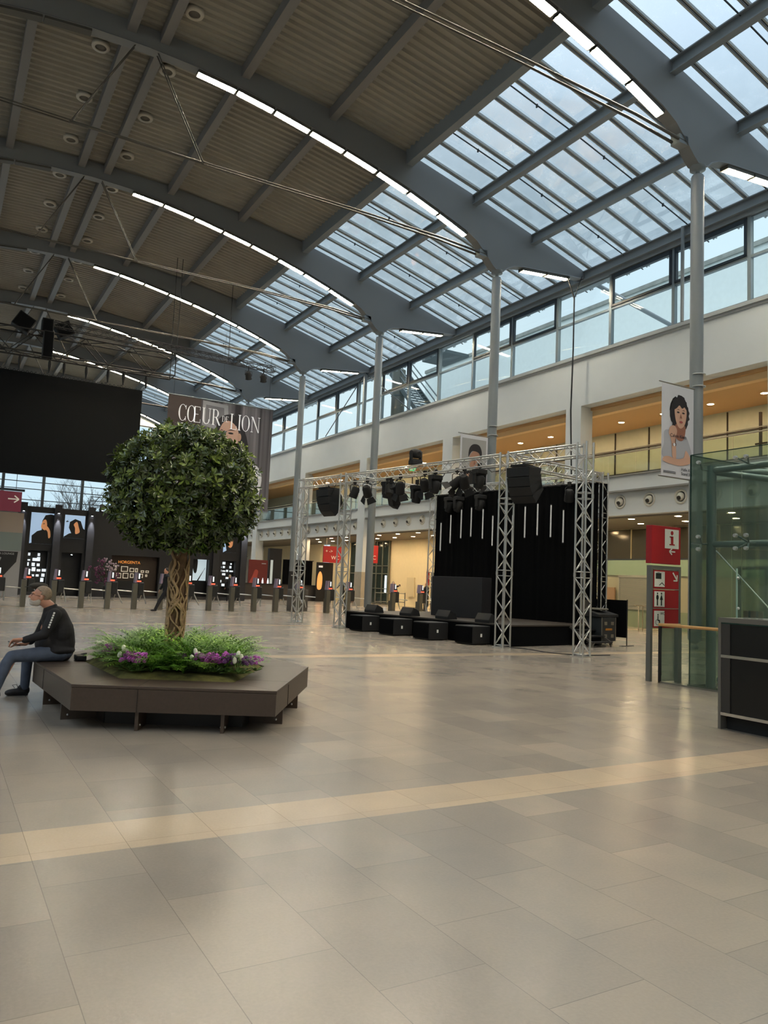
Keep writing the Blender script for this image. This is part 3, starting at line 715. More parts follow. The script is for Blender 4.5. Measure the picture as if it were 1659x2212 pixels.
def poster(x0, x1, z0, z1, kind, label):
    t = thing('poster', label, 'poster', (x0, FYY - .03, z0)); w, h = x1 - x0, z1 - z0
    MB().box(0, w, 0, .03, 0, h).build('backing', PBLU, t)
    M = PX
    if kind == 0:
        art(t, M, [('figure', PBLK, [(0, 0), (.1 * w, .02 * h), (.08 * w, .25 * h), (.3 * w, .4 * h), (.5 * w, .45 * h), (.48 * w, .55 * h), (.5 * w, .75 * h), (.62 * w, .93 * h), (.85 * w, .97 * h), (w, .95 * h), (w, .4 * h), (w, 0)], False),
                   ('face', POR, [(.5 * w, .5 * h), (.46 * w, .58 * h), (.53 * w, .75 * h), (.66 * w, .78 * h), (.72 * w, .6 * h), (.66 * w, .45 * h)], True),
                   ('hand', POR, [(.64 * w, .5 * h), (.76 * w, .4 * h), (.82 * w, .2 * h), (.9 * w, .25 * h), (.86 * w, .45 * h), (.72 * w, .58 * h)], True),
                   ('eye', PBLK, [(.52 * w, .64 * h), (.6 * w, .68 * h), (.6 * w, .64 * h)], False)])
    elif kind == 1:
        art(t, M, [('figure', PBLK, [(0, 0), (0, .05 * h), (.25 * w, .2 * h), (.35 * w, .22 * h), (.22 * w, .45 * h), (.25 * w, .7 * h), (.5 * w, .84 * h), (.78 * w, .76 * h), (.92 * w, .45 * h), (w, .4 * h), (w, 0)], False),
                   ('hand', POR, [(.45 * w, .6 * h), (.6 * w, .72 * h), (.7 * w, .5 * h), (.76 * w, .28 * h), (.56 * w, .2 * h), (.52 * w, .45 * h)], True),
                   ('fingers', PBLK, [(.05 * w, .7 * h), (.2 * w, .82 * h), (.12 * w, .74 * h), (.22 * w, .72 * h), (.1 * w, .68 * h)], False)])
    else:
        art(t, M, [('figure', PBLK, [(0, 0), (.25 * w, .1 * h), (.12 * w, .5 * h), (.2 * w, .8 * h), (.5 * w, .95 * h), (w, .9 * h), (w, 0)], False),
                   ('face', POR, [(.35 * w, .35 * h), (.45 * w, .75 * h), (.68 * w, .7 * h), (.7 * w, .4 * h), (.55 * w, .25 * h)], True)])
poster(4.75, 6.0, 3.05, 4.9, 0, 'pale blue poster of a dark haired person covering the face, leftmost on the black wall')
poster(6.62, 7.78, 3.5, 4.9, 1, 'pale blue poster of a hooded dark figure, second on the black wall')
poster(14.7, 15.7, 3.2, 4.5, 2, 'poster of a face on the black wall, left of the pair beyond the tree')
poster(16.6, 17.5, 3.2, 4.5, 2, 'poster of a face on the black wall, right of the pair beyond the tree')
# openings: what is seen through them
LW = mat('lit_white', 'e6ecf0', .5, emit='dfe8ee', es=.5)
def shelf_view(x0, x1, z0, z1, sd, label):
    rnd = random.Random(sd); t = thing('shelf_display', label, 'display', (x0, FYY + .5, z0)); w, h = x1 - x0, z1 - z0
    MB().box(0, w, .1, .14, 0, h).build('backing', FB2, t); B = MB(); n_ = 0
    for r_ in range(7):
        for c_ in range(4):
            if rnd.random() < .75:
                a = c_ * w / 4 + rnd.uniform(.01, .06); B.box(a, a + rnd.uniform(.08, w / 4 - .03), 0, .08, r_ * h / 7 + .04, r_ * h / 7 + rnd.uniform(.12, h / 7 - .02))
    B.build('products', LW, t)
shelf_view(4.75, 5.85, .45, 2.6, 1, 'lit shelves of white goods seen through the leftmost opening of the black wall')
shelf_view(16.55, 17.55, .9, 2.6, 4, 'shelves seen through the rightmost opening of the black wall')
t = thing('lit_backdrop', 'bright backdrop with dark figure shapes seen through an opening beyond the tree', 'display', (14.65, FYY + .5, 1.25))
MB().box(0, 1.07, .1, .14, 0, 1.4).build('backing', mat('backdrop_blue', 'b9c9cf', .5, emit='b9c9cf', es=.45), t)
art(t, PX, [('dark_shape', PBLK, [(.1, 1.4), (.12, .9), (.25, .5), (.4, .6), (.42, 1.4)], True), ('dark_branch', PBLK, [(.45, 0), (.95, .8), (.98, .9), (.55, 0)], False)])
# HORGENTA wall with small framed pictures
t = thing('picture_wall', 'brown lit wall with an orange lettered title and rows of framed pictures', 'display', (9.5, FYY + .55, 0))
MB().box(0, 2.95, 0, .05, .1, 2.62).build('backing', mat('brown_display', '3a2c20', .6), t)
text_mesh('HORGENTA', .25, mat('orange_letter', 'd98a3c', .5, emit='d98a3c', es=.5), 'lettering', t, Matrix.Translation((.52, -.012, 2.14)) @ PX)
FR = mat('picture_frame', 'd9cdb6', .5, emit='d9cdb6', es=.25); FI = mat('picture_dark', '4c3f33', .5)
fs_ = [(.35, .1, 1.7, .3), (.72, .42, 1.62, .34), (1.25, .28, 1.62, .25), (1.6, .16, 1.62, .25), (1.95, .2, 1.6, .15), (2.25, .2, 1.6, .15), (.45, .3, 1.2, .32), (.85, .34, 1.2, .34), (1.3, .22, 1.25, .28), (1.6, .22, 1.28, .25), (1.9, .2, 1.28, .25), (2.25, .12, 1.35, .15)]
for i, (a, w, z, h) in enumerate(fs_):
    p = thing('framed_picture', 'small framed picture on the brown wall, %s of the %s row' % (ORD[i % 6], ['upper', 'lower'][i // 6]), 'picture', (9.5 + a, FYY + .52, z), group='framed pictures on the brown wall')
    MB().box(0, w, 0, .03, 0, h).build('frame', FR, p); MB().box(.04, w - .04, -.004, 0, .04, h - .04).build('image', FI, p)
tag(MB().box(9.7, 11.6, FYY + .3, FYY + .5, .15, 1.05).build('dark_counter', BLACK), 'low black counter under the framed pictures', 'counter')
# orchid arrangement
ORC = mat('orchid_pink', 'a9939c', .6); ORD_ = mat('orchid_purple', '5a2347', .6); STM = mat('plant_stem', '35402a', .7)
t = thing('orchid_arrangement', 'tall arrangement of pink and purple orchids before the black wall', 'flowers', (9.0, FYY - 2.2, 0)); rnd = random.Random(3)
MB().lathe([(.22, 0), (.3, .7), (.26, .72)], n=16).build('pot', BLACK, t); B = MB(); A = MB(); S = MB()
for q in range(46):
    p = Vector((rnd.gauss(-.25, .4), rnd.gauss(0, .25), rnd.uniform(.9, 2.3))); S.tube([(0, 0, .7), tuple(p)], .012, 4)
    for _ in range(5):
        c = p + Vector((rnd.gauss(0, .06), rnd.gauss(0, .06), rnd.gauss(0, .06))); (A if p.z > 1.65 and p.x > -.3 else B).ell(c, (.055, .03, .05), 6, 4)
S.build('stems', STM, t); A.build('pink_blossoms', ORC, t); B.build('purple_blossoms', ORD_, t)
# pair of spots on a bar above the facade
def truss_mesh(L, w, h, step, rc=.025, rb=.012, n=6):
    """ladder-free square truss along +x from 0 to L, centred on y,z; returns chords list and bracing"""
    ch = [MB().tube([(0, y, z), (L, y, z)], rc, n) for y in (-w / 2, w / 2) for z in (-h / 2, h / 2)]
    B = MB(); k = max(1, round(L / step)); s = L / k
    for i in range(k):
        a, c = i * s, (i + 1) * s; f = i % 2
        for y in (-w / 2, w / 2): B.tube([(a, y, -h / 2 if f else h / 2), (c, y, h / 2 if f else -h / 2)], rb, 5, False)
        for z in (-h / 2, h / 2): B.tube([(a, -w / 2 if f else w / 2, z), (c, w / 2 if f else -w / 2, z)], rb, 5, False)
    for a in (0, L):
        for y in (-w / 2, w / 2): B.tube([(a, y, -h / 2), (a, y, h / 2)], rb, 5, False)
        for z in (-h / 2, h / 2): B.tube([(a, -w / 2, z), (a, w / 2, z)], rb, 5, False)
    return ch, B
def truss(name, label, a, b, w, h, step, m_, rc=.025, rb=.012, group=None):
    a = Vector(a); b = Vector(b); d = b - a; L = d.length
    t = thing(name, label, 'truss', a, group=group)
    ch, B = truss_mesh(L, w, h, step, rc, rb)
    t.rotation_mode = 'QUATERNION'
    x = d.normalized(); z0 = Vector((0, 0, 1)) if abs(x.z) < .9 else Vector((.178, -.984, 0)); y = z0.cross(x).normalized(); z = x.cross(y)
    t.rotation_quaternion = Matrix((x, y, z)).transposed().to_quaternion()
    for c in ch: c.build('chord', m_, t)
    B.build('bracing', m_, t); return t
BT = mat('black_truss', '0b0b0c', .6, 0)
truss('lighting_bar', 'small black truss bar above the black exhibition wall', (7.9, FYY - .6, 5.95), (9.7, FYY - .6, 5.95), .2, .25, .25, BT, .015, .008)
def spot(name, label, p, aim, sc, parts=True, m_=BLACK, group=None):
    t = thing(name, label, 'stage light', p, group=group); d = Vector(aim).normalized(); q = Vector((0, 0, 1)).rotation_difference(d).to_matrix().to_4x4()
    M = Matrix.Translation((0, 0, -.28 * sc)) @ q @ Matrix.Scale(sc, 4)
    MB().box(-.03 * sc, .03 * sc, -.03 * sc, .03 * sc, -.06 * sc, .05 * sc).build('clamp', BLACK, t)
    return t, M
for i, x in enumerate((8.6, 9.15)):
    t = thing('small_spotlight', 'small black spotlight hanging on the bar above the black wall, %s of two' % ['left', 'right'][i], 'stage light', (x, FYY - .6, 5.8))
    MB().tube([(0, 0, .1), (0, 0, -.25)], .02, 6).build('yoke', BLACK, t); MB().lathe([(.08, -.25), (.14, -.2), (.16, .15), (.18, .2)], n=14, M=Matrix.Translation((0, 0, -.4)) @ Matrix.Rotation(.8, 4, 'X')).build('housing', BLACK, t)
    MB().ell((.02, -.1, -.5), .07, 8, 6).build('lens', LW, t)
# left edge: red sign with arrow, grey wall sign
t = thing('hanging_sign', 'dark red hanging sign with a white arrow pointing right at the left edge', 'sign', (2.2, 44.6, 4.5))
DRD = mat('sign_dark_red', '76203c', .5); MB().box(-.3, 1.5, -.06, .06, 0, 1.05).build('panel', DRD, t); MB().box(-.4, 1.62, -.08, .08, 1.08, 1.2).build('top_bar', DFRAME, t)
MB().box(.85, 1.35, -.075, -.06, .62, .68).bar((1.15, -.07, .83), (1.37, -.07, .65), .06, .015, up=(0, 1, 0)).bar((1.15, -.07, .47), (1.37, -.07, .65), .06, .015, up=(0, 1, 0)).build('arrow', WH, t)
for xx in (0, 1.2): MB().tube([(xx, 0, 1.2), (xx, 0, 6.5)], .015, 6).build('cable', CAB, t)
t = thing('side_wall_panel', 'grey wall panel with dark banner print at the left edge of the far hall', 'partition', (2.0, 47, 0))
MB().box(0, 2.1, 0, .1, 0, 2.5).build('lower_panel', mat('banner_grey', '8b8a8c', .6), t); MB().box(0, 2.1, 0, .1, 3.5, 4.6).build('upper_panel', mat('beige_panel', '9c8f83', .6), t)
art(t, Matrix.Translation((0, 0, 0)) @ PX, [('dark_print', PBLK, [(0, 2.45), (1.95, 2.45), (1.9, 1.9), (1.3, 1.1), (.9, .7), (.6, 0), (0, 0)], False), ('grey_shape', mat('print_grey', '8e8e92', .5), [(.8, 1.5), (.95, 2.2), (1.15, 2.1), (1.0, 1.6)], False)])
text_mesh('INHORGENTA LOUNGE', .15, mat('print_letter', 'a8a8aa', .5), 'lettering', t, Matrix.Translation((.15, -.02, 2.28)) @ PX)
MB().box(0, 2.1, 0, .1, 2.5, 3.5).build('glass_panel', mat('panel_glass', '7c8784', .1), t)
# ================================================================ HANGING SCREEN, BLACK TRUSS, BANNER
SCR = mat('screen_face', '04070b', .4, spec=.12); 
t = thing('hanging_screen', 'huge black video screen hanging from the black truss', 'screen', (-3.0, 44, 6.43))
MB().box(0, 12.35, 0, .25, 0, 5.4).build('screen_panel', SCR, t)
B = MB()
for q in range(60): B.tube([(q * .21, .1, 5.4), (q * .21 + .1, .1, 5.52), (q * .21 + .2, .1, 5.4)], .018, 5, False)
B.build('hanging_loops', BT, t)
truss('main_truss', 'large black box truss above the hanging screen', (-3.5, 42, 12.85), (10.45, 42, 12.92), 1.0, 1.15, 1.15, BT, .045, .025)
for i, x in enumerate((2.9, 4.3, 5.0, 6.1, 7.2, 8.0, 9.2)):
    t = thing('chain_hoist', 'black chain hoist under the large black truss, %s from the left' % ORD[i], 'hoist', (x, 42.6, 11.9), group='chain hoists above the screen')
    MB().tube([(0, 0, .5), (0, 0, .3), (0, 0, .1), (0, 0, -.25)], [.03, .08, .08, .03], 8).build('body', BLACK, t)
    MB().tube([(0, .9, -.15 if x < 3 else -.1), (0, 0, -.25)], .015, 5).build('chain', BLACK, t)
truss('slim_truss', 'slim black truss running out over the hanging banner', (4.2, 41, 13.78), (16.0, 41, 13.55), .3, .3, .3, BT, .025, .012)
for i, x in enumerate((10.1, 10.4, 13.3)):
    t = thing('rigging_cable', 'thin rigging cable from the roof to the slim black truss, %s from the left' % ORD[i], 'cable', (x, 41.2, 13.6)); MB().tube([(0, 0, 0), (0, 0, 4.4 if x > 12 else 5.2)], .02, 5).build('wire', CAB, t)
for i, (x, z, ry, w, h) in enumerate(((2.9, 13.9, .5, .9, .8), (4.0, 13.9, 0, .55, .8), (4.8, 13.9, -.5, .8, .75))):
    t = thing('hung_loudspeaker', 'black loudspeaker cluster above the large black truss, %s of three' % ['left', 'middle', 'right'][i], 'loudspeaker', (x, 42.2, z), group='loudspeakers on the black truss')
    M = Matrix.Rotation(ry, 4, 'Y')
    MB().box(-w / 2, w / 2, -.3, .3, -h / 2, h / 2, M).build('cabinet', BLACK, t, bevel=.03); MB().box(-w / 2 + .05, w / 2 - .05, -.33, -.3, -h / 2 + .05, h / 2 - .05, M).build('grille', BLKC, t)
t = thing('column_loudspeaker', 'tall black column loudspeaker hanging before the large black truss', 'loudspeaker', (4.0, 41.2, 12.05)); MB().box(-.24, .24, -.2, .2, 0, 1.35).build('cabinet', BLACK, t, bevel=.02); MB().box(-.2, .2, -.22, -.2, .05, 1.3).build('grille', BLKC, t)
LENS = mat('spot_glass_lit', 'dfe6ea', .2, emit='eef4f6', es=1.3)
for i, x in enumerate((14.45, 15.35)):
    t = thing('truss_spotlight', 'black spotlight hanging at the end of the slim black truss, %s of two' % ['left', 'right'][i], 'stage light', (x, 41, 13.4))
    MB().tube([(0, 0, .12), (0, 0, -.2)], .03, 6).tube([(-.2, 0, -.45), (-.2, 0, -.2), (.2, 0, -.2), (.2, 0, -.45)], .018, 6).build('yoke', BLACK, t)
    M = Matrix.Translation((0, 0, -.45)) @ Matrix.Rotation(.6, 4, 'X') @ Matrix.Rotation(-.3, 4, 'Y')
    MB().lathe([(.12, .22), (.17, .1), (.17, -.15), (.2, -.2)], n=16, M=M).build('housing', BLACK, t); MB().lathe([(.001, -.17), (.14, -.17), (.14, -.16)], n=16, M=M).build('lens', LENS, t)
# banner with curtain photograph and serif lettering
t = thing('fabric_banner', 'tall hanging banner with white lettering and a dark haired woman before a grey curtain', 'banner', (11.32, 46, 5.76))
BG = bpy.data.materials.new('banner_print'); BG.use_nodes = True; n = BG.node_tree; b = n.nodes['Principled BSDF']; b.inputs['Roughness'].default_value = .7
tc = n.nodes.new('ShaderNodeTexCoord'); mp = n.nodes.new('ShaderNodeMapping'); mp.inputs['Scale'].default_value = (1.6, 1, .02); nz = n.nodes.new('ShaderNodeTexNoise'); nz.inputs['Scale'].default_value = 1.5; nz.inputs['Detail'].default_value = 3
r_ = n.nodes.new('ShaderNodeValToRGB'); r_.color_ramp.elements[0].position = .35; r_.color_ramp.elements[0].color = (*lin('2d2a2e'), 1); r_.color_ramp.elements[1].position = .68; r_.color_ramp.elements[1].color = (*lin('8b878c'), 1)
n.links.new(tc.outputs['Object'], mp.inputs[0]); n.links.new(mp.outputs[0], nz.inputs['Vector']); n.links.new(nz.outputs['Fac'], r_.inputs[0]); n.links.new(r_.outputs[0], b.inputs['Base Color'])
MB().box(0, 6.7, 0, .03, 0, 6.6).build('cloth', BG, t); MB().tube([(-.05, 0, 6.62), (6.75, 0, 6.62)], .04, 8).build('top_tube', FRAME, t); MB().tube([(0, 0, 0), (6.7, 0, 0)], .035, 8).build('bottom_tube', FRAME, t)
for x in (.3, 3.3, 6.4): MB().tube([(x, 0, 6.6), (x, 0, 11)], .01, 5).build('wire', CAB, t)
PG = mat('print_grey_furniture', '77767b', .6); PW2 = mat('print_grey_light', 'a3a3a8', .6); PBR = mat('print_brown', '4a3d3a', .6)
art(t, PX, [('cabinet', PBR, [(0, 4.6), (0, 6.6), (2.0, 6.6), (2.0, 4.8), (1.0, 4.9)], False),
            ('picture_frame', PW2, [(2.1, 6.55), (3.7, 6.45), (3.85, 4.7), (2.1, 5.0)], False), ('picture_inside', PG, [(2.3, 6.3), (3.45, 6.25), (3.55, 5.0), (2.3, 5.2)], False),
            ('table_edge', PG, [(0, 4.7), (0, 4.85), (2.4, 4.2), (2.4, 4.0)], False),
            ('hair', PHAIR, [(3.02, 3.80), (3.02, 5.00), (3.22, 5.60), (3.82, 5.90), (4.42, 5.70), (4.82, 5.10), (5.12, 4.20), (5.22, 3.20), (4.52, 3.00), (3.32, 3.00)], True),
            ('face', mat('print_face', 'd3ab97', .6), [(3.22, 3.90), (3.22, 4.80), (3.52, 5.40), (3.97, 5.45), (4.42, 5.00), (4.47, 4.20), (4.02, 3.50), (3.52, 3.40)], True),
            ('ear', SKIN, ell2(4.54, 4.55, .12, .25), False),
            ('eyebrow', EYE, [(3.72, 4.85), (3.97, 4.98), (4.27, 4.90), (3.97, 4.91)], False), ('eye', EYE, ell2(3.97, 4.72, .17, .06), False), ('eye', EYE, ell2(3.37, 4.65, .12, .06), False),
            ('eyebrow', EYE, [(3.22, 4.80), (3.37, 4.90), (3.52, 4.82), (3.37, 4.84)], False),
            ('nose_shadow', SKIN2, [(3.44, 4.55), (3.40, 4.10), (3.57, 4.10)], False), ('mouth', LIP, ell2(3.67, 3.80, .24, .09), False),
            ('white_blouse', PWH, [(2.0, -.0), (2.6, 1.8), (3.6, 2.5), (4.9, 2.45), (5.7, 2.9), (6.15, 2.2), (6.0, .9), (5.9, 0)], True),
            ('neck', SKIN, [(3.65, 3.6), (4.25, 3.65), (4.5, 2.4), (4.1, 1.5), (3.6, 2.3)], True)], th=.003)
# serif capitals drawn as strokes (unit height 1)
def glyph(ch):
    V = lambda x, w=.11, y0=0, y1=1: [[(x, y0), (x + w, y0), (x + w, y1), (x, y1)]]
    S = lambda x, y, w=.26: [[(x - w / 2, y), (x + w / 2, y), (x + w / 2, y + .03), (x - w / 2, y + .03)]]
    def ring(cx, cy, rx, ry, a0=0, a1=2 * pi, thick=.12, thin=.03, k=28):
        out = []; 
        for i in range(k):
            q = []
            for a in (a0 + (a1 - a0) * i / k, a0 + (a1 - a0) * (i + 1) / k):
                w = thin + (thick - thin) * abs(cos(a)); q.append(((cx + rx * cos(a), cy + ry * sin(a)), (cx + (rx - w) * cos(a), cy + (ry - thin) * sin(a))))
            out.append([q[0][0], q[1][0], q[1][1], q[0][1]])
        return out
    if ch == 'C': return ring(.38, .5, .36, .52, .75, 2 * pi - .75) + [[(.62, .72), (.66, .72), (.66, 1), (.62, .95)], [(.62, .05), (.66, 0), (.66, .28), (.62, .28)]], .74
    if ch == 'O': return ring(.40, .5, .38, .52), .86
    if ch == 'Œ': return ring(.38, .5, .36, .52) + V(.62, .10) + [[(.62, .97), (1.15, .97), (1.15, 1), (.62, 1)], [(.62, 0), (1.2, 0), (1.2, .03), (.62, .03)], [(.7, .5), (1.0, .5), (1.0, .53), (.7, .53)], [(1.12, .78), (1.15, .78), (1.15, 1), (1.12, .97)], [(1.17, .22), (1.2, .22), (1.2, 0), (1.17, .03)]], 1.28
    if ch == 'U': return V(.12, .11, .28, 1) + V(.70, .04, .28, 1) + ring(.43, .30, .31, .32, pi, 2 * pi, .11, .04, 16) + S(.17, .97) + S(.72, .97), .9
    if ch == 'R': return V(.1) + S(.16, 0) + S(.12, .97, .2) + ring(.32, .74, .30, .26, -pi / 2, pi / 2, .12, .03, 16) + [[(.2, .97), (.34, .97), (.34, 1), (.2, 1)], [(.2, .48), (.34, .48), (.34, .51), (.2, .51)], [(.34, .5), (.46, .5), (.82, 0), (.66, 0)]], .82
    if ch == 'D': return V(.1) + ring(.34, .5, .40, .5, -pi / 2, pi / 2, .12, .03, 18) + [[(.02, .97), (.36, .97), (.36, 1), (.02, 1)], [(.02, 0), (.36, 0), (.36, .03), (.02, .03)]], .82
    if ch == 'E': return V(.1) + [[(.02, .97), (.6, .97), (.6, 1), (.02, 1)], [(.02, 0), (.63, 0), (.63, .03), (.02, .03)], [(.2, .5), (.48, .5), (.48, .53), (.2, .53)], [(.57, .78), (.6, .78), (.6, 1), (.57, .97)]], .7
    if ch == 'L': return V(.1) + S(.16, .97) + [[(.02, 0), (.62, 0), (.62, .03), (.02, .03)], [(.59, 0), (.62, 0), (.62, .26), (.59, .2)]], .7
    if ch == 'I': return V(.12) + S(.175, 0) + S(.175, .97), .36
    if ch == 'N': return V(.12, .035) + V(.76, .035) + [[(.08, 1), (.22, 1), (.80, 0), (.72, 0)]] + S(.13, 0, .22) + S(.12, .97, .2) + S(.78, .97, .22), .94
    return [], .25
def serif(txt, x, y, h, m_, parent, M, name, wscale=1):
    B = MB()
    for ch in txt:
        polys, adv = glyph(ch)
        for p in polys: B.prism([(x + a * h * wscale, y + c * h) for a, c in p], lambda a, c, d: M @ Vector((a, c, d)), .06, .075)
        x += adv * h * wscale
    B.build(name, m_, parent); return x
PWE = mat('lettering_white', 'f2f2f2', .5, emit='f2f2f2', es=.15)
xx = serif('CŒUR', .62, 5.10, .98, PWE, t, PX, 'lettering', .72); xx = serif('DE', xx + .08, 5.38, .36, PWE, t, PX, 'lettering', .8); serif('LION', xx + .08, 4.98, .98, PWE, t, PX, 'lettering', .72)

# ================================================================ TURNSTILES
TS = mat('turnstile_steel', '6a675c', .38, .6); TSB = mat('turnstile_black', '1c1d1e', .4); TL = mat('red_led', 'ff5a40', .5, emit='ff5a3c', es=.9); TW = mat('reader_face', 'd9dde0', .4, emit='d9dde0', es=.5); TSI = mat('reader_side', '8c7f92', .4)
ts0 = None
def turnstile(x, y, label, rot=0, arm=0):
    global ts0
    t = thing('turnstile', label, 'turnstile', (x, y, 0), group='ticket turnstiles across the hall'); t.rotation_euler.z = rot
    B = MB().box(-.13, .07, -.30, -.06, 0, 1.12).box(.0, .08, .05, .30, 0, .7); B.build('post', TS, t)
    MB().box(.09, .36, -.2, .3, .62, 1.18).build('housing', TSB, t, bevel=.04)
    MB().prism([(0, 1.15), (.30, 1.15), (.16, 1.60), (.04, 1.60)], lambda a, c, d: (a - .05, d, c), -.14, .14).build('reader', TSI, t)
    MB().prism([(.08, 1.25), (.30, 1.17), (.18, 1.58), (.09, 1.58)], lambda a, c, d: (a - .02, d, c), -.16, -.14).build('reader_face', TSB, t)
    MB().box(.1, .16, -.175, -.16, 1.33, 1.56, Matrix.Translation((.03, 0, 0)) @ Matrix.Shear('XZ', 4, (0, 0)) if False else None).build('display', TW, t)
    MB().box(.05, .22, -.18, -.14, 1.20, 1.25).build('light_bar', TL, t)
    ar = MB().tube([(.30, .0, .80), (.38, -.02, .80)], .06, 10).tube([(.38, 0, .80), (1.0, 0, .76)], .026, 8); ar.build('arm', CHROME, t)
    MB().tube([(.36, 0, .80), (.44 + .16 * arm, -.05, .24)], .026, 8).build('arm', CHROME, t)
    MB().tube([(.36, 0, .80), (.30, .3, .34)], .02, 8).build('arm', CHROME, t)
    return t
tx = [2.2, 3.28, 4.43, 5.53, 6.6, 7.72, 8.85, 9.98, 11.07, 12.15, 13.25, 14.35, 15.5, 17.1, 18.25, 20.9, 22.6]
for i, x in enumerate(tx):
    turnstile(x, 35, 'steel turnstile with a red lit reader, %s from the left in the row' % ORD[i], 0, (i * 37 % 10) / 5 - .5)
t = thing('barrier_rail', 'pair of steel barrier posts with two rails before the cream wall', 'barrier', (21.9, 38.5, 0))
for x in (0, 2.0): MB().tube([(x, 0, 0), (x, 0, 1.1)], .03, 8).build('post', INOX, t)
for z in (.55, 1.05): MB().tube([(0, 0, z), (2.0, 0, z)], .02, 8).build('rail', INOX, t)
t = thing('ticket_machine', 'low grey machine box with four dark slots at the foot of the left truss', 'machine', (16.2, 36.5, 0)); MB().box(-.5, .5, -.2, .2, 0, 1.1).build('cabinet', mat('machine_brown', '55504a', .5), t, bevel=.02)
for q in range(4): MB().box(-.35 + q * .17, -.27 + q * .17, -.22, -.2, .7, .85).build('slot', BLACK, t)
t = thing('info_totem', 'black info totem standing before the fourth steel column', 'totem', (19.5, 44.6, 0)); MB().box(-.35, .35, -.1, .1, 0, 2.1).build('panel', BLACK, t, bevel=.01)
art(t, Matrix.Translation((-.35, -.11, 0)) @ PX, [('grey_print', mat('totem_grey', '55585c', .6), [(.2, .9), (.5, .95), (.55, 1.5), (.35, 1.6)], True), ('title_line', mat('totem_text', 'b5b5b5', .5), [(.08, 1.82), (.6, 1.82), (.6, 1.87), (.08, 1.87)], False)])
# dark stand beyond the turnstiles
DK = mat('stand_dark', '3a342f', .6); BR = mat('stand_red_print', '6c211c', .6)
t = thing('bar_counter', 'long dark brown counter of the stand under the far gallery', 'counter', (18.4, 54.5, 0)); MB().box(0, 8.6, 0, .8, 0, 1.15).build('body', DK, t); MB().box(-.05, 8.65, -.05, .85, 1.15, 1.2).build('counter_top', BLACK, t)
for i, (x0, x1, z1, lb) in enumerate(((18.5, 19.4, 3.1, 'black curtain wall left of the red picture panel'), (19.5, 20.4, 3.15, 'black curtain wall directly beside the red picture panel'), (23.3, 25.9, 3.1, 'wide black curtain wall before the cream wall right of the column'))):
    t = thing('black_curtain', lb, 'curtain', (x0, 55.6, 0)); B = MB(); n_ = int((x1 - x0) / .09)
    vs = [(q * .09, .06 * sin(q * 1.9), z) for z in (0, z1) for q in range(n_ + 1)]; B.add(vs, [(q, q + 1, n_ + 2 + q, n_ + 1 + q) for q in range(n_)], True); B.build('cloth', BLKC, t)
    MB().tube([(0, 0, z1), (x1 - x0, 0, z1)], .03, 6).build('rod', BLACK, t)
t = thing('picture_panel', 'dark red picture panel with a pale figure on the far stand', 'panel', (20.4, 55.2, 1.1)); MB().box(0, 1.5, 0, .08, 0, 1.85).build('panel', BR, t)
art(t, Matrix.Translation((0, -.005, 0)) @ PX, [('figure', mat('print_red_figure', 'b0483a', .6), [(.1, 0), (.3, .6), (.5, 1.1), (.75, 1.0), (.7, .5), (.9, 0)], True), ('lettering', PW2, [(1.0, 1.55), (1.35, 1.55), (1.35, 1.62), (1.0, 1.62)], False)])
t = thing('print_board', 'black panel with a glowing orange print beside the cream wall', 'panel', (25.4, 53.9, 0)); MB().box(0, 1.4, 0, .1, 0, 3.0).build('panel', BLACK, t)
art(t, Matrix.Translation((0, -.005, 0)) @ PX, [('orange_print', mat('print_glow_orange', 'd98b4c', .5, emit='d98b4c', es=.6), [(.1, 1.0), (.1, 1.9), (.3, 2.3), (.5, 1.9), (.45, 1.0)], True), ('lettering', PWE, [(.15, 2.6), (.5, 2.6), (.5, 2.75), (.15, 2.75)], False)])
t = thing('dark_pillar', 'tall black display pillar on the far stand left of the column', 'pillar', (22.1, 55.4, 0)); MB().box(0, 1.0, 0, .4, 0, 3.9).build('body', BLACK, t); MB().box(.1, .3, -.01, 0, 1.2, 3.0).build('lit_strip', mat('strip_lit', '9fa6a0', .4, emit='9fa6a0', es=.4), t)
rnd = random.Random(9)
for i in range(5):
    x = 18.9 + i * .42
    t = thing('perfume_bottle', 'small lit glass bottle on the far dark counter, %s from the left' % ORD[i], 'bottle', (x + (1.2 if i > 2 else 0), 54.7, 1.2), group='bottles on the far counter'); MB().lathe([(.06, 0), (.07, .02), (.06, .22), (.03, .3), (.03, .4)], n=10).build('glass', LW, t)
for i in range(4):
    x = 19.3 + i * 1.0
    t = thing('wire_frame', 'pale wire display frame standing above the far counter, %s from the left' % ORD[i], 'frame', (x, 56.1, 2.9), group='wire frames above the far counter'); MB().tube([(0, 0, -2.9), (0, 0, .7), (.55, 0, .7), (.55, 0, -2.9)], .015, 5).build('wire', mat('wire_pale', 'cfc7b0', .5), t)

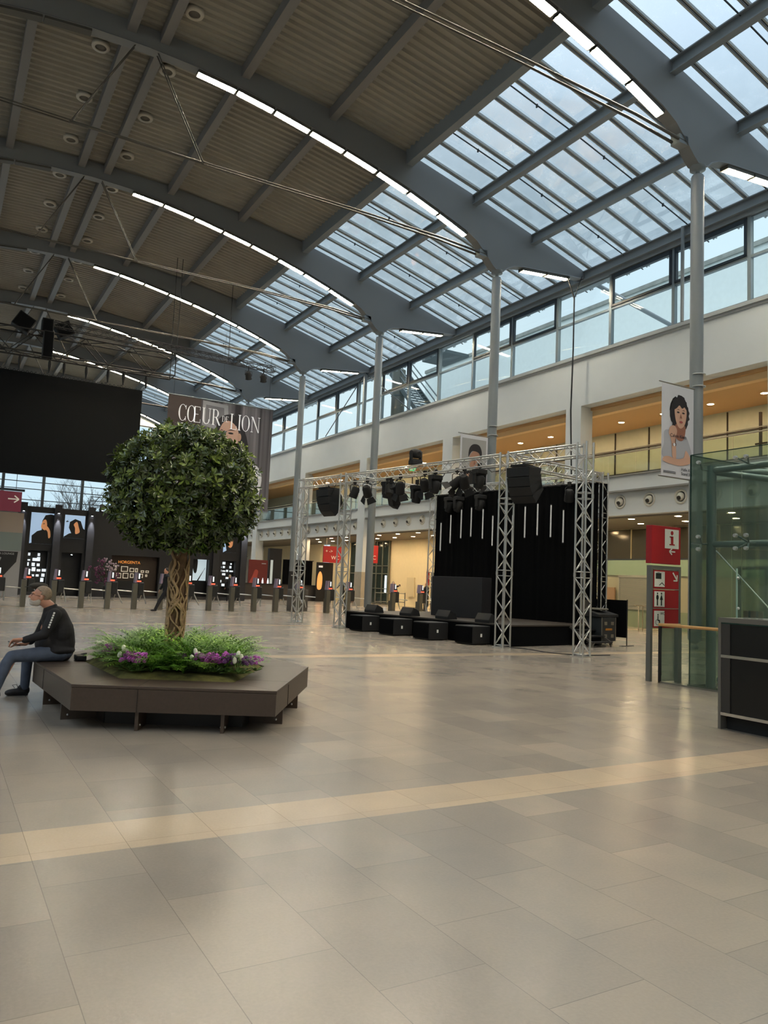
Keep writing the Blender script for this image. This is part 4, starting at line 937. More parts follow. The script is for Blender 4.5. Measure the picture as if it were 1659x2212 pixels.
# ================================================================ STAGE
C0 = Vector((13.63, 16.8, 0)); U = Vector((-.178, .984, 0)); Vd = Vector((.984, .178, 0))
SRZ = math.atan2(Vd.y, Vd.x)       # local x = depth, local y = along the front
def S(u, v, z=0): return C0 + U * u + Vd * v + Vector((0, 0, z))
LA, LB, LC, LD = 10.02, 7.38, 0.0, -2.57; DEP = 4.4; TH = 5.2
def tower(u, v, label):
    t = thing('truss_tower', label, 'truss', S(u, v), rz=SRZ, group='aluminium truss towers'); ch = []; w = .145
    for a, c in ((-w, -w), (w, -w), (w, w), (-w, w)):
        cm = MB().tube([(a, c, .02), (a, c, TH + .15)], .026, 8)
        for z in (2.02, 4.02, 5.06, 5.35): cm.tube([(a, c, z - .05), (a, c, z + .05)], .033, 8)
        cm.build('chord', CHROME, t)
    B = MB(); k = 0; z = .05; seg = [(0.06, 1.95), (2.1, 3.95), (4.1, 5.05)]
    for z0, z1 in seg:
        n_ = max(2, round((z1 - z0) / .31)); s = (z1 - z0) / n_
        for e_ in (z0, z1):
            for a, c, d, f in ((-w, -w, w, -w), (w, -w, w, w), (w, w, -w, w), (-w, w, -w, -w)): B.tube([(a, c, e_), (d, f, e_)], .013, 5, False)
        for i in range(n_):
            for q, (a, c, d, f) in enumerate(((-w, -w, w, -w), (w, -w, w, w), (w, w, -w, w), (-w, w, -w, -w))):
                p0, p1 = ((a, c), (d, f)) if (i + q) % 2 else ((d, f), (a, c)); B.tube([(*p0, z0 + i * s), (*p1, z0 + (i + 1) * s)], .0125, 5, False)
    B.build('bracing', CHROME, t)
    MB().box(-.2, .2, -.2, .2, 0, .02).build('base_plate', CHROME, t)
    return t
tower(LA, 0, 'aluminium truss tower at the far left end of the front truss'); tower(LB, 0, 'aluminium truss tower beside the leftmost black subwoofer')
tower(LC, 0, 'aluminium truss tower in the middle, before the black curtain'); tower(LD, 0, 'nearest aluminium truss tower at the right end of the front truss')
tower(LB, DEP, 'aluminium truss tower at the far rear corner of the stage'); tower(LC, DEP + .15, 'aluminium truss tower at the near rear corner behind the curtain edge')
def beam(u0, v0, u1, v1, label, z=TH): return truss('truss_beam', label, S(u0, v0, z), S(u1, v1, z), .29, .29, .33, CHROME, .025, .0125, 'aluminium truss beams over the stage')
beam(LA + .15, 0, LB + .15, 0, 'short aluminium truss beam over the left loudspeaker'); beam(LB - .15, 0, LC + .15, 0, 'long aluminium truss beam over the stage front with the lights')
beam(LC - .15, 0, LD + .15, 0, 'short aluminium truss beam over the right loudspeaker'); beam(LB, DEP, LC, DEP, 'rear aluminium truss beam above the black curtain')
beam(LB, .15, LB, DEP - .15, 'side aluminium truss beam at the far end of the stage'); beam(LC, .15, LC, DEP, 'side aluminium truss beam at the near end of the stage')
# deck
DM = mat('stage_deck_top', '3b342d', .5, var=.1)
t = thing('stage_deck', 'low black draped stage platform with brown deck', 'stage', S(0, 0), rz=SRZ)
MB().box(.25, 4.6, -.02, 7.4, .56, .6).build('deck_top', DM, t); MB().box(.25, 4.6, 0, 7.38, 0, .56).build('skirt', BLKC, t)
t = thing('stage_steps', 'small black steps at the near end of the stage', 'steps', S(-.02, 3.0), rz=SRZ)
for q in range(3): MB().box(0, 1.0, -.85 + q * .27, -.6 + q * .27, .16 * (q + 1) - .04, .16 * (q + 1)).build('tread', BLACK, t)
for x in (.02, .96): MB().bar((x, -.85, .1), (x, 0, .55), .04, .06).bar((x, -.8, 0), (x, -.8, .16), .04).build('side_frame', INOX, t)
# curtain
t = thing('stage_curtain', 'large black curtain hanging behind the stage', 'curtain', S(0, 4.25), rz=SRZ)
def cloth(y0, y1, x, z0, z1, amp=.03, step=.06):
    n_ = int((y1 - y0) / step); B = MB(); vs = [(x + amp * sin(q * 1.3) * (.6 + .4 * sin(q * .37)), y0 + q * step, z) for z in (z0, z1) for q in range(n_ + 1)]
    return B.add(vs, [(q, q + 1, n_ + 2 + q, n_ + 1 + q) for q in range(n_)], True)
cloth(-.1, 7.2, 0, .6, 5.05).build('cloth', BLKC, t)
B = MB(); vs = [(q * .05, -.14 + .02 * sin(q * 1.5), z) for z in (.05, 5.05) for q in range(9)]; B.add(vs, [(q, q + 1, q + 10, q + 9) for q in range(8)], True); B.build('side_return', BLKC, t)
MB().tube([(0, -.1, 5.06), (0, 7.3, 5.06)], .025, 6).build('rail', BLACK, t)
# led tubes
TUB = mat('tube_white', 'c3c3c0', .35, emit='c3c3c0', es=.12)
for i, (u, z) in enumerate(((6.74, 2.89), (6.23, 3.17), (5.69, 3.35), (5.19, 3.40), (4.62, 3.32), (4.15, 3.06), (3.24, 3.05), (2.7, 3.32), (2.17, 3.39), (1.62, 3.32), (1.12, 3.13))):
    t = thing('light_tube', 'unlit white upright light tube on the black curtain, %s from the left' % ORD[i], 'tube light', S(u, 4.12, z), group='white light tubes on the curtain')
    MB().tube([(0, 0, .02), (0, 0, 1.09)], .024, 10).build('tube', TUB, t); MB().tube([(0, 0, 0), (0, 0, .03)], .027, 10).tube([(0, 0, 1.08), (0, 0, 1.12)], .027, 10).build('end_cap', BLACK, t)
t = thing('screen_block', 'dark grey video wall block standing on the stage', 'screen', S(2.63, 2.0, .6), rz=SRZ); MB().box(0, .45, 0, 2.3, 0, 1.32).build('cabinet', mat('led_wall_dark', '1b1a1d', .55), t, bevel=.01)
for i, (u, v) in enumerate(((5.55, -.45), (3.9, -.55), (2.25, -.62), (.68, -.45))):
    t = thing('subwoofer', 'black subwoofer with a small white badge on the floor, %s from the left' % ORD[i], 'loudspeaker', S(u, v), rz=SRZ, group='subwoofers before the stage')
    MB().box(0, .78, 0, .70, .02, .52).build('cabinet', BLACK, t, bevel=.02); MB().box(-.02, 0, .03, .67, .05, .49).build('grille', BLKC, t); MB().box(.3, .36, -.012, 0, .22, .31).build('badge', WH, t)
    MB().box(.05, .12, .05, .65, 0, .02).box(.6, .7, .05, .65, 0, .02).build('skid', BLACK, t)
for i, u in enumerate((5.9, 4.1, 2.45, .8)):
    t = thing('stage_monitor', 'black wedge monitor on the stage edge, %s from the left' % ORD[i], 'loudspeaker', S(u, .32, .6), rz=SRZ, group='wedge monitors on the stage edge')
    MB().prism([(0, 0), (.42, 0), (.36, .17), (.12, .27), (0, .08)], lambda a, c, d: (a, d, c), 0, .55).build('cabinet', BLACK, t, bevel=.012); MB().bar((.37, .03, .1), (.37, .52, .1), .01, .1).build('grille', BLKC, t)
# line arrays
def line_array(u, v, rot, label):
    t = thing('line_array', label, 'loudspeaker', S(u, v, 5.0), rz=rot); SPK = mat('array_black', '131416', .6)
    MB().box(-.30, .36, -.25, .25, -.08, -.02).build('rigging_frame', BLACK, t); MB().tube([(0, 0, .1), (0, 0, -.05)], .04, 8).build('clamp', BLACK, t)
    M = Matrix.Translation((-.32, 0, -.1)); 
    for k in range(4):
        a = Matrix.Rotation(radians(-4 - 5.5 * k), 4, 'Y'); M2 = M @ a
        MB().prism([(0, 0), (.66, .0), (.60, -.12), (.56, -.26), (0, -.26)], lambda p, c, d, M2=M2: M2 @ Vector((p, d, c)), -.36, .36).build('speaker_module', SPK, t, bevel=.012)
        M = M2 @ Matrix.Translation((0, 0, -.275))
    return t
line_array(8.6, .15, SRZ, 'left black curved line array hanging under the far left truss beam')
line_array(-.55, .05, SRZ + .12, 'right black curved line array hanging between the two right towers')
# moving heads and par lamps
LN2 = mat('led_lens_grey', 'a39d8f', .25, .3)
def hang(t, drop=.2):
    MB().box(-.04, .04, -.05, .05, -.02, .12).tube([(0, 0, 0), (0, 0, -drop)], .02, 6).build('clamp', BLACK, t)
def par(u, v, z, rx, ry, label, doors=True):
    t = thing('par_lamp', label, 'stage light', S(u, v, z)); hang(t, .06)
    MB().tube([(-.17, 0, -.32), (-.17, 0, -.1), (-.12, 0, -.06), (.12, 0, -.06), (.17, 0, -.1), (.17, 0, -.32)], .013, 6).build('yoke', BLACK, t)
    M = Matrix.Translation((0, 0, -.32)) @ Matrix.Rotation(rx, 4, 'X') @ Matrix.Rotation(ry, 4, 'Y')
    MB().lathe([(.09, .2), (.14, .14), (.15, -.14), (.15, -.2)], n=18, M=M).build('housing', BLACK, t)
    MB().lathe([(.001, -.19), (.13, -.19), (.13, -.18)], n=18, M=M).build('lens', LN2, t)
    if doors:
        D = MB()
        for a in range(4):
            R = M @ Matrix.Rotation(a * pi / 2, 4, 'Z'); D.add([R @ Vector(p) for p in ((.15, -.12, -.2), (.15, .12, -.2), (.25, .17, -.38), (.25, -.17, -.38), (.155, -.12, -.2), (.155, .12, -.2), (.255, .17, -.38), (.255, -.17, -.38))], [(0, 1, 2, 3), (7, 6, 5, 4), (0, 4, 5, 1), (1, 5, 6, 2), (2, 6, 7, 3), (3, 7, 4, 0)])
        D.build('barn_doors', BLACK, t)
    return t
def mover(u, v, z, rz, tilt, label, up=False, eyes=7):
    t = thing('moving_head', label, 'stage light', S(u, v, z), rz=rz); s = -1 if not up else 1
    if not up: hang(t, .06)
    MB().box(-.19, .19, -.14, .14, s * .06, s * .20).build('base', BLACK, t, bevel=.02)
    MB().box(-.2, -.15, -.07, .07, s * .2, s * .50).box(.15, .2, -.07, .07, s * .2, s * .50).box(-.2, .2, -.08, .08, s * .18, s * .24).build('yoke', BLACK, t, bevel=.01)
    M = Matrix.Translation((0, 0, s * .42)) @ Matrix.Rotation(tilt, 4, 'X')
    h = MB().lathe([(.08, .2), (.14, .15), (.15, -.1), (.135, -.19)], n=18, M=M).build('head', BLACK, t)
    L = MB()
    for q in range(eyes):
        a = 2 * pi * q / (eyes - 1); r0 = .075 if q else 0
        L.lathe([(.001, -.2), (.032, -.2), (.032, -.185)], c=(0, 0, 0), n=10, M=M @ Matrix.Translation((r0 * cos(a), r0 * sin(a), 0)))
    L.build('lenses', LN2, t); return t
zt = 5.02
par(6.88, 0, zt, .3, .2, 'small black lamp with a funnel housing, leftmost on the stage front truss', False)
par(6.2, 0, zt, .5, -.5, 'black lamp with barn doors, second on the stage front truss')
mover(5.25, .1, zt, .3, .2, 'large black moving head lamp, third on the stage front truss')
t = thing('profile_spot', 'long black profile spot angled steeply down at the third lamp', 'stage light', S(4.95, 0, 4.9)); hang(t, .1)
M = Matrix.Rotation(-.35, 4, 'Y') @ Matrix.Rotation(.2, 4, 'X'); MB().box(-.16, .16, -.15, .15, -.75, -.12, M).build('body', BLACK, t, bevel=.03); MB().prism([(-.16, 0), (.16, 0), (0, -.16)], lambda a, c, d: M @ Vector((a, d, c - .74)), -.14, .14).build('snout', BLACK, t); MB().tube([(-.2, 0, -.4), (-.2, 0, 0), (.2, 0, 0), (.2, 0, -.3)], .015, 6).build('yoke', BLACK, t)
par(4.5, 0, zt, .4, -.3, 'black lamp with barn doors, fifth on the stage front truss')
mover(3.8, .1, 4.8, 0, .3, 'round black moving head with a pale ring in the middle of the front truss')
par(3.35, 0, zt + .02, .5, -.5, 'black lamp with barn doors and tall yoke, seventh on the front truss')
mover(2.88, 0, zt + .02, 0, .35, 'black moving head with grouped lenses before the pier, eighth on the front truss')
par(2.0, .05, zt, .7, .6, 'black lamp tilted to the left beside the second pair of moving heads'); par(1.65, 0, zt, .5, -.5, 'black lamp with barn doors and an orange mark, left of the last moving head')
mover(1.05, 0, zt + .05, 0, .35, 'black moving head with grouped lenses, nearest to the middle tower')
mover(3.81, 0, 5.33, 0, pi / 2 + .2, 'black moving head standing on top of the front truss', True)
for i, u in enumerate((6.3, 5.85, 4.75)): mover(u, 4.1, 4.98, 0, .4, 'black moving head on the rear truss before the curtain, %s from the left' % ORD[i])
par(.9, 4.1, 5.0, .4, -.3, 'small black lamp on the rear truss at the right end of the curtain', False)
par(5.0, .0, 5.0, -.3, .3, 'small black par lamp tucked behind the third lamp on the front truss', False)
B = MB(); rnd = random.Random(4)
for q in range(7):
    u = rnd.uniform(.5, 7); L = rnd.uniform(.4, 1.0); B.tube([S(u, .15, 5.1), S(u - L * .3, .18, 4.93), S(u - L * .7, .18, 4.95), S(u - L, .15, 5.1)], .012, 5)
B.tube([S(8.6, 0, 5.0), S(8.2, 0, 4.7), S(8.0, 0, 5.05)], .012, 5)
tag(B.build('lamp_cables', CAB), 'black cables looped along the stage front truss', 'cable')
# cable on floor
tag(MB().tube([S(.1, .1, .012), S(-.8, .2, .012), S(-1.6, -.1, .012), S(-2.5, .2, .012), S(-2.6, 1.2, .012)], .012, 6).build('floor_cable', CAB), 'thin black cable on the floor between the middle and nearest truss towers', 'cable')
# flight case and drape behind the nearest tower
t = thing('flight_case', 'black mixing desk case on castors behind the nearest truss tower', 'case', (17.85, 17.3, 0), rz=.15); FC = mat('case_black', '24282a', .5)
MB().box(-.35, .35, -.3, .3, .14, .86).build('case_body', FC, t, bevel=.015)
for x in (-.35, .35): MB().bar((x, -.3, .14), (x, -.3, .86), .02).build('corner_trim', INOX, t)
for x in (-.17, .17):
    for z in (.3, .68): MB().box(x - .07, x + .07, -.315, -.3, z - .05, z + .05).build('butterfly_latch', INOX, t)
for x in (-.27, .27):
    for y in (-.2, .2): MB().lathe([(.055, -.02), (.055, .02)], c=(x, y, .055), n=14, axis='x').bar((x, y, .06), (x, y, .15), .03).build('castor', INOX, t)
MB().box(-.17, .17, -.308, -.3, .47, .53).build('orange_marking', mat('case_orange', 'a06a20', .6), t)
t = thing('mixing_desk', 'sloped black mixing desk with cloth cover on the flight case', 'mixing desk', (17.85, 17.3, .87), rz=.15)
MB().prism([(-.3, 0), (.32, 0), (.32, .22), (-.3, .08)], lambda a, c, d: (d, a, c), -.5, .5).build('body', BLACK, t, bevel=.01); MB().box(-.3, .2, -.15, .3, .2, .26).build('cover', mat('cover_grey', '6e6a60', .8), t, bevel=.02)
MB().box(-.55, -.1, .2, .24, .2, .55, Matrix.Rotation(-.2, 4, 'X')).build('screen', mat('desk_screen', '2f2e2c', .4), t)
t = thing('black_drape', 'low black drape screen behind the mixing desk', 'drape', (18.62, 16.95, 0), rz=radians(102))
MB().box(0, 5.6, -.01, .01, .25, 1.4).build('cloth', BLKC, t)
for x in (0, 5.6): MB().tube([(x, 0, 0), (x, 0, 1.42)], .018, 6).box(x - .05, x + .05, -.35, .35, 0, .012).build('stand', BLACK, t)
# ---- banners on the columns
def print_banner(x, y, z0, z1, w, label):
    t = thing('column_banner', label, 'banner', (x, y, z0)); h = z1 - z0
    MB().box(0, w, -.006, .006, 0, h).build('cloth', mat('banner_white', 'c9cacf', .7), t)
    MB().tube([(-.12, 0, h + .03), (w + .28, 0, h + .03)], .018, 6).build('top_arm', INOX, t); MB().tube([(-.12, 0, -.02), (w + .28, 0, -.02)], .018, 6).build('bottom_arm', INOX, t)
    for zz in (h + .12, h + .5):
        MB().lathe([(.208, 0), (.215, .01), (.208, .03)], c=(XC - x, 0, zz), n=24).build('clamp_ring', CHROME, t)
    MB().bar((w + .24, -.05, h - .4), (w + .24, -.05, h + .7), .03).build('bracket', INOX, t)
    return t, w, h
t, w, h = print_banner(18.27, 15.42, 5.13, 7.92, 1.42, 'tall white banner with a curly haired person in a grey shirt on the nearest column')
sw = mat('print_shirt', 'a9abb2', .7)
curl = []; rnd = random.Random(12)
for i in range(40):
    a = 2 * pi * i / 40; r0 = 1 + (.05 if i % 2 else -.02) + rnd.uniform(-.05, .05); curl.append((.78 + .42 * r0 * cos(a), 1.93 + .56 * r0 * sin(a)))
art(t, PX, [('shirt', sw, [(.08, .55), (.1, 1.0), (.12, 1.35), (.45, 1.4), (.95, 1.35), (1.2, 1.1), (1.28, .55)], True), ('hair', PHAIR, curl, True),
            ('neck', SKIN2, [(.6, 1.6), (1.02, 1.6), (1.0, 1.25), (.85, 1.12), (.62, 1.2)], True),
            ('face', SKIN, [(.55, 2.1), (.58, 1.8), (.68, 1.58), (.82, 1.5), (.98, 1.6), (1.07, 1.82), (1.08, 2.1), (.95, 2.25), (.68, 2.25)], True),
            ('fringe', PHAIR, [(.5, 2.05), (.6, 2.3), (.8, 2.4), (1.05, 2.32), (1.12, 2.05), (1.0, 2.17), (.88, 2.12), (.76, 2.2), (.64, 2.1)], True),
            ('forearm', SKIN, [(.36, 1.5), (.3, 1.3), (.42, 1.05), (.46, .62), (.62, .55), (.62, .9), (.58, 1.1), (.66, 1.4), (.55, 1.55)], True),
            ('lower_arm', SKIN, [(.08, .55), (.1, .42), (.8, .36), (1.28, .5), (1.22, .7), (1.05, .85), (.95, .62), (.6, .55), (.3, .6)], True),
            ('eye', EYE, ell2(.70, 1.98, .06, .025), False), ('eye', EYE, ell2(.93, 1.98, .06, .025), False), ('eyebrow', EYE, [(.62, 2.04), (.7, 2.08), (.78, 2.05), (.7, 2.06)], False), ('eyebrow', EYE, [(.86, 2.05), (.94, 2.08), (1.02, 2.04), (.94, 2.06)], False),
            ('nose_shadow', SKIN2, [(.80, 1.95), (.77, 1.81), (.87, 1.81)], False), ('mouth', LIP, ell2(.82, 1.69, .08, .035), False), ('watch_strap', mat('print_strap', '5b4034', .6), [(.44, 1.0), (.61, 1.02), (.61, .94), (.45, .92)], False), ('watch_face', PWH, ell2(.52, .97, .05, .05), False)], th=.002)
GT = mat('print_text', '3a3a3e', .6)
text_mesh('Calvin Klein', .15, GT, 'lettering', t, Matrix.Translation((.35, -.03, 1.2)) @ PX, .001)
text_mesh('Halle A2\nStand 306', .13, GT, 'lettering', t, Matrix.Translation((.86, -.02, .22)) @ PX, .001)
MB().box(.08, .62, -.02, -.012, .10, .115).box(.08, .62, -.02, -.012, .14, .155).build('small_print', GT, t)
t, w, h = print_banner(18.25, 25.57, 5.1, 7.87, 1.4, 'white framed banner with a dark haired man leaning forward on the second column')
art(t, PX, [('backdrop', mat('print_grey_room', '9a9a98', .6), [(.08, .3), (.08, 2.62), (1.32, 2.62), (1.32, .3)], False), ('jacket', PBLK, [(.1, .3), (.15, 1.0), (.4, 1.25), (1.0, 1.2), (1.3, 1.0), (1.32, .3)], True), ('hand', SKIN, [(.2, .75), (.3, 1.1), (.5, 1.15), (.45, .8)], True), ('face', mat('print_man_face', 'a9806a', .6), [(.48, 1.9), (.5, 1.5), (.66, 1.2), (.85, 1.25), (.98, 1.6), (1.0, 2.0), (.75, 2.15)], True), ('hair', PHAIR, [(.42, 1.85), (.45, 2.2), (.65, 2.4), (.95, 2.38), (1.1, 2.1), (1.05, 1.75), (.95, 2.05), (.6, 2.1)], True), ('eye', EYE, ell2(.62, 1.78, .06, .02), False), ('eye', EYE, ell2(.84, 1.78, .06, .02), False), ('mouth', LIP, ell2(.73, 1.42, .09, .02), False), ('nose_shadow', SKIN2, [(.72, 1.75), (.68, 1.55), (.78, 1.55)], False), ('watch', EYE, [(.38, .95), (.5, 1.0), (.52, .9), (.4, .86)], False)], th=.002)
# ================================================================ SIGN STELE
STG = mat('sign_frame_grey', '6f706c', .45, .3)
t = thing('direction_stele', 'red direction sign stack with an information symbol in a grey frame beside the glass rail', 'sign', (11.66, 10.1, 0))
MB().box(0, .06, -.05, .05, 0, 2.16).build('post', STG, t); MB().box(.78, .84, -.05, .05, 0, 2.16).build('post', STG, t); MB().box(.06, .78, -.05, .05, 2.10, 2.16).build('cross_bar', STG, t)
RD = mat('stele_red', 'a3101c', .5)
MB().box(-.01, .80, -.07, .07, 2.20, 2.92).build('top_panel', RD, t, bevel=.006)
for i, z in enumerate((1.73, 1.36, 1.0)): MB().box(.07, .77, -.055, .055, z - .01, z + .345).build('sign_panel', RD, t)
for z in (2.08, 1.715, 1.35): MB().box(.07, .77, -.06, .06, z, z + .012).build('divider', CHROME, t)
BKI = mat('icon_black', '14201c', .6); WI = mat('icon_white', 'e3e3da', .55)
M0 = Matrix.Translation((0, -.07, 0)) @ PX; M1 = Matrix.Translation((0, -.056, 0)) @ PX
MB().box(.35, .74, -.075, -.07, 2.50, 2.87).build('icon_field', WI, t)
B = MB(); f = lambda a, c, d: (a, d, c)
B.prism(ell2(.545, 2.80, .036, .040), f, -.08, -.075); B.box(.515, .58, -.08, -.075, 2.585, 2.735).box(.48, .55, -.08, -.075, 2.715, 2.735).box(.475, .62, -.08, -.075, 2.565, 2.588); B.build('information_symbol', RD, t)
B = MB(); B.box(.50, .64, -.076, -.07, 2.43, 2.455).bar((.48, -.073, 2.443), (.55, -.073, 2.50), .025, .006, up=(0, 1, 0)).bar((.48, -.073, 2.443), (.55, -.073, 2.386), .025, .006, up=(0, 1, 0)); B.build('arrow', WI, t)
B = MB()
for z in (1.76, 1.385, 1.02): B.box(.09, .37, -.062, -.056, z, z + .29)
B.build('icon_field', WI, t)
B = MB(); B.box(.12, .27, -.066, -.062, 1.91, 2.02).box(.16, .22, -.066, -.062, 2.03, 2.036); B.bar((.22, -.064, 1.79), (.29, -.064, 1.84), .012, .004, up=(0, 1, 0)).bar((.29, -.064, 1.84), (.36, -.064, 1.79), .012, .004, up=(0, 1, 0))
for x, fem in ((.17, 0), (.28, 1)):
    B.prism(ell2(x, 1.635, .014, .018), f, -.066, -.062); B.prism(ell2(x, 1.56, .032, .05) if not fem else [(x - .04, 1.515), (x + .04, 1.515), (x + .02, 1.57), (x, 1.61), (x - .02, 1.57)], f, -.066, -.062); B.box(x - .014, x + .014, -.066, -.062, 1.41, 1.52)
B.prism(ell2(.19, 1.235, .013, .016), f, -.066, -.062); B.box(.18, .2, -.066, -.062, 1.13, 1.215).box(.18, .24, -.066, -.062, 1.12, 1.14).box(.225, .245, -.066, -.062, 1.07, 1.13)
for i in range(20):
    a, c = 2 * pi * i / 20, 2 * pi * (i + 1) / 20
    B.bar((.175 + .05 * cos(a), -.064, 1.095 + .05 * sin(a)), (.175 + .05 * cos(c), -.064, 1.095 + .05 * sin(c)), .006, .004, up=(0, 1, 0))
B.build('pictogram', BKI, t)
text_mesh('WC', .075, BKI, 'lettering', t, Matrix.Translation((.255, -.063, 1.235)) @ PX, .001)
B = MB(); B.bar((.60, -.06, 2.04), (.72, -.06, 1.90), .03, .006, up=(0, 1, 0)).bar((.72, -.06, 1.89), (.62, -.06, 1.89), .026, .006, up=(0, 1, 0)).bar((.72, -.06, 1.885), (.72, -.06, 2.0), .026, .006, up=(0, 1, 0)); B.build('arrow', WI, t)

# ================================================================ GLASS ENCLOSURE
EGL = glass('green_glass', (.88, .94, .90), .12, .02, diff=.03, dcol=(.35, .5, .42)); TUBE = mat('enclosure_tube', '5c6a68', .35, .5); EDGE = mat('glass_edge', '1e3a33', .2)
t = thing('glass_enclosure', 'tall point fixed green glass enclosure on steel tubes right of the red sign', 'glass enclosure', (11.75, 9.25, 0))
# long side runs along -y (towards the photographer), short side along +x
zb = .05; H = 4.16
for i, (ya, yb) in enumerate(((0, -1.02), (-1.03, -2.05), (-2.06, -3.08), (-3.09, -4.1))):
    for za, zc in ((zb, 2.55), (2.56, H)):
        MB().box(-.008, .008, yb, ya, za, zc).build('glass_pane', EGL, t)
for i, (xa, xb) in enumerate(((.02, 1.2), (1.21, 2.4))):
    for za, zc in ((zb, 2.55), (2.56, H)): MB().box(xa, xb, -.008, .008, za, zc).build('glass_pane', EGL, t)
B = MB(); B.box(-.012, .012, -4.1, 0, H, H + .012).box(0, 2.4, -.012, .012, H, H + .012).box(-.012, .012, -.006, .006, zb, H); B.build('glass_edge', EDGE, t)
MB().box(-.03, .03, -4.1, .02, 0, .05).box(0, 2.4, -.03, .03, 0, .05).build('base_channel', INOX, t)
for p in ((.45, -.1), (.45, -3.2), (2.2, -.3)): MB().tube([(*p, 0), (*p, 4.0)], .085, 18).build('upright_tube', TUBE, t)
for z in (2.56, 3.92): MB().tube([(.45, -.1, z), (.45, -4.1, z)], .06, 14).build('cross_tube', TUBE, t)
MB().tube([(.45, -.1, 3.92), (2.2, -1.3, 3.92)], .065, 14).build('cross_tube', TUBE, t); MB().tube([(.45, -.1, 3.9), (1.9, -1.7, 3.6)], .06, 14).build('cross_tube', TUBE, t)
MB().tube([(.45, -.2, 2.45), (.9, -1.5, .9), (1.1, -2.2, .2)], .012, 6).build('tension_rod', CHROME, t)
DISC = mat('fitting_disc', 'b9bcb8', .3, .6)
for y in (-.08, -1.02, -2.05, -3.08):
    for z, dz in ((2.56, .11), (3.92, .09)):
        A = MB(); D = MB()
        for sy in ((-1, 1) if y < -.5 else (-1,)):
            for sz in ((-1, 1) if z < 3 else (1,)):
                q = (.03, y + sy * .10, z + sz * dz); A.tube([(.42, y, z), (.2, y, z), q], .016, 8); D.lathe([(.03, -.05), (.034, -.02), (.034, .01)], c=(0, q[1], q[2]), n=14, axis='x')
        A.build('spider_arm', TUBE, t); D.build('fixing_disc', DISC, t)
t2 = thing('foot_bracket', 'small steel bracket and rod at the foot of the glass enclosure', 'bracket', (12.25, 9.0, 0)); MB().ell((0, 0, .15), .06, 12, 8).build('ball', DISC, t2); MB().tube([(0, 0, .15), (.5, -.5, .02)], .012, 6).tube([(.2, .1, .02), (.6, -.2, .35)], .012, 6).build('rod', CHROME, t2)
# low glass rail with wooden handrail
WOOD = mat('rail_wood', 'c99a5e', .45, var=.08, vscale=8)
t = thing('low_glass_rail', 'low green glass balustrade with a light wooden handrail beside the red sign', 'railing', (11.7, 9.88, 0))
MB().tube([(0, .0, 1.06), (0, -1.55, 1.06)], .028, 12).build('handrail', WOOD, t); MB().tube([(0, 0, 1.06), (.55, -.02, 1.06)], .025, 12).build('handrail', WOOD, t)
MB().box(-.02, .02, -.05, 0, 0, 1.03).build('post', BLACK, t); MB().box(.4, .5, -.10, -.02, 0, 1.03).build('post', STG, t)
MB().box(-.006, .006, -1.55, -.06, .03, 1.0).build('glass_pane', EGL, t); MB().box(.03, .40, -.03, -.018, .03, 1.0).build('glass_pane', EGL, t); MB().box(-.02, .02, -1.55, 0, 0, .03).build('base_channel', INOX, t)
# ================================================================ COUNTER
CB = mat('counter_black', '121212', .35); CG = mat('counter_grey', '77736c', .4, .3)
t = thing('service_counter', 'black service counter with steel strips and grey edge at the right edge', 'counter', (8.53, 6.28, 0))
MB().box(0, .9, -2.6, -.02, .17, 1.30).build('body', CB, t); MB().box(.08, .9, -2.6, -.06, 0, .17).build('plinth', BLACK, t)
MB().box(-.02, .92, -.04, 0, 0, 1.299).build('end_panel', CG, t); MB().box(-.012, 0, -.16, -.04, .2, 1.30).build('corner_panel', mat('counter_dark_grey', '3d3a37', .45), t)
MB().box(-.02, .92, -2.6, -.0, 1.301, 1.36).build('counter_top', CG, t)
for z in (.87, .17): MB().box(-.025, 0, -2.6, -.04, z, z + .035).build('steel_strip', mat('strip_bright', 'd9d4cc', .25, .8), t)
MB().box(-.016, -.01, -2.6, -.04, 1.285, 1.30).build('glass_edge', EDGE, t)
t = thing('counter_glass_screen', 'upright glass screen standing on the black counter', 'glass screen', (8.75, 6.2, 1.36)); MB().box(0, .012, -1.6, 0, 0, .62).build('glass_pane', CGLASS, t); MB().box(-.004, .016, -.012, .0, 0, .62).build('glass_edge', mat('bright_glass_edge', 'a9c4b4', .2), t)
for z in (.12, .5): MB().ell((0, -.03, z), .018, 8, 6).build('clamp', CHROME, t)
t = thing('leaflet_holder', 'small clear acrylic leaflet holder on the black counter', 'holder', (8.58, 5.98, 1.36)); ACR = glass('acrylic', (.985, .995, .99), .06)
for y in (0, -.10, -.2): MB().box(0, .1, y, y + .004, 0, .1).build('acrylic_wall', ACR, t)
MB().box(0, .004, -.2, 0, 0, .1).build('acrylic_wall', ACR, t); MB().box(0, .1, -.2, 0, .0, .005).build('acrylic_base', ACR, t)

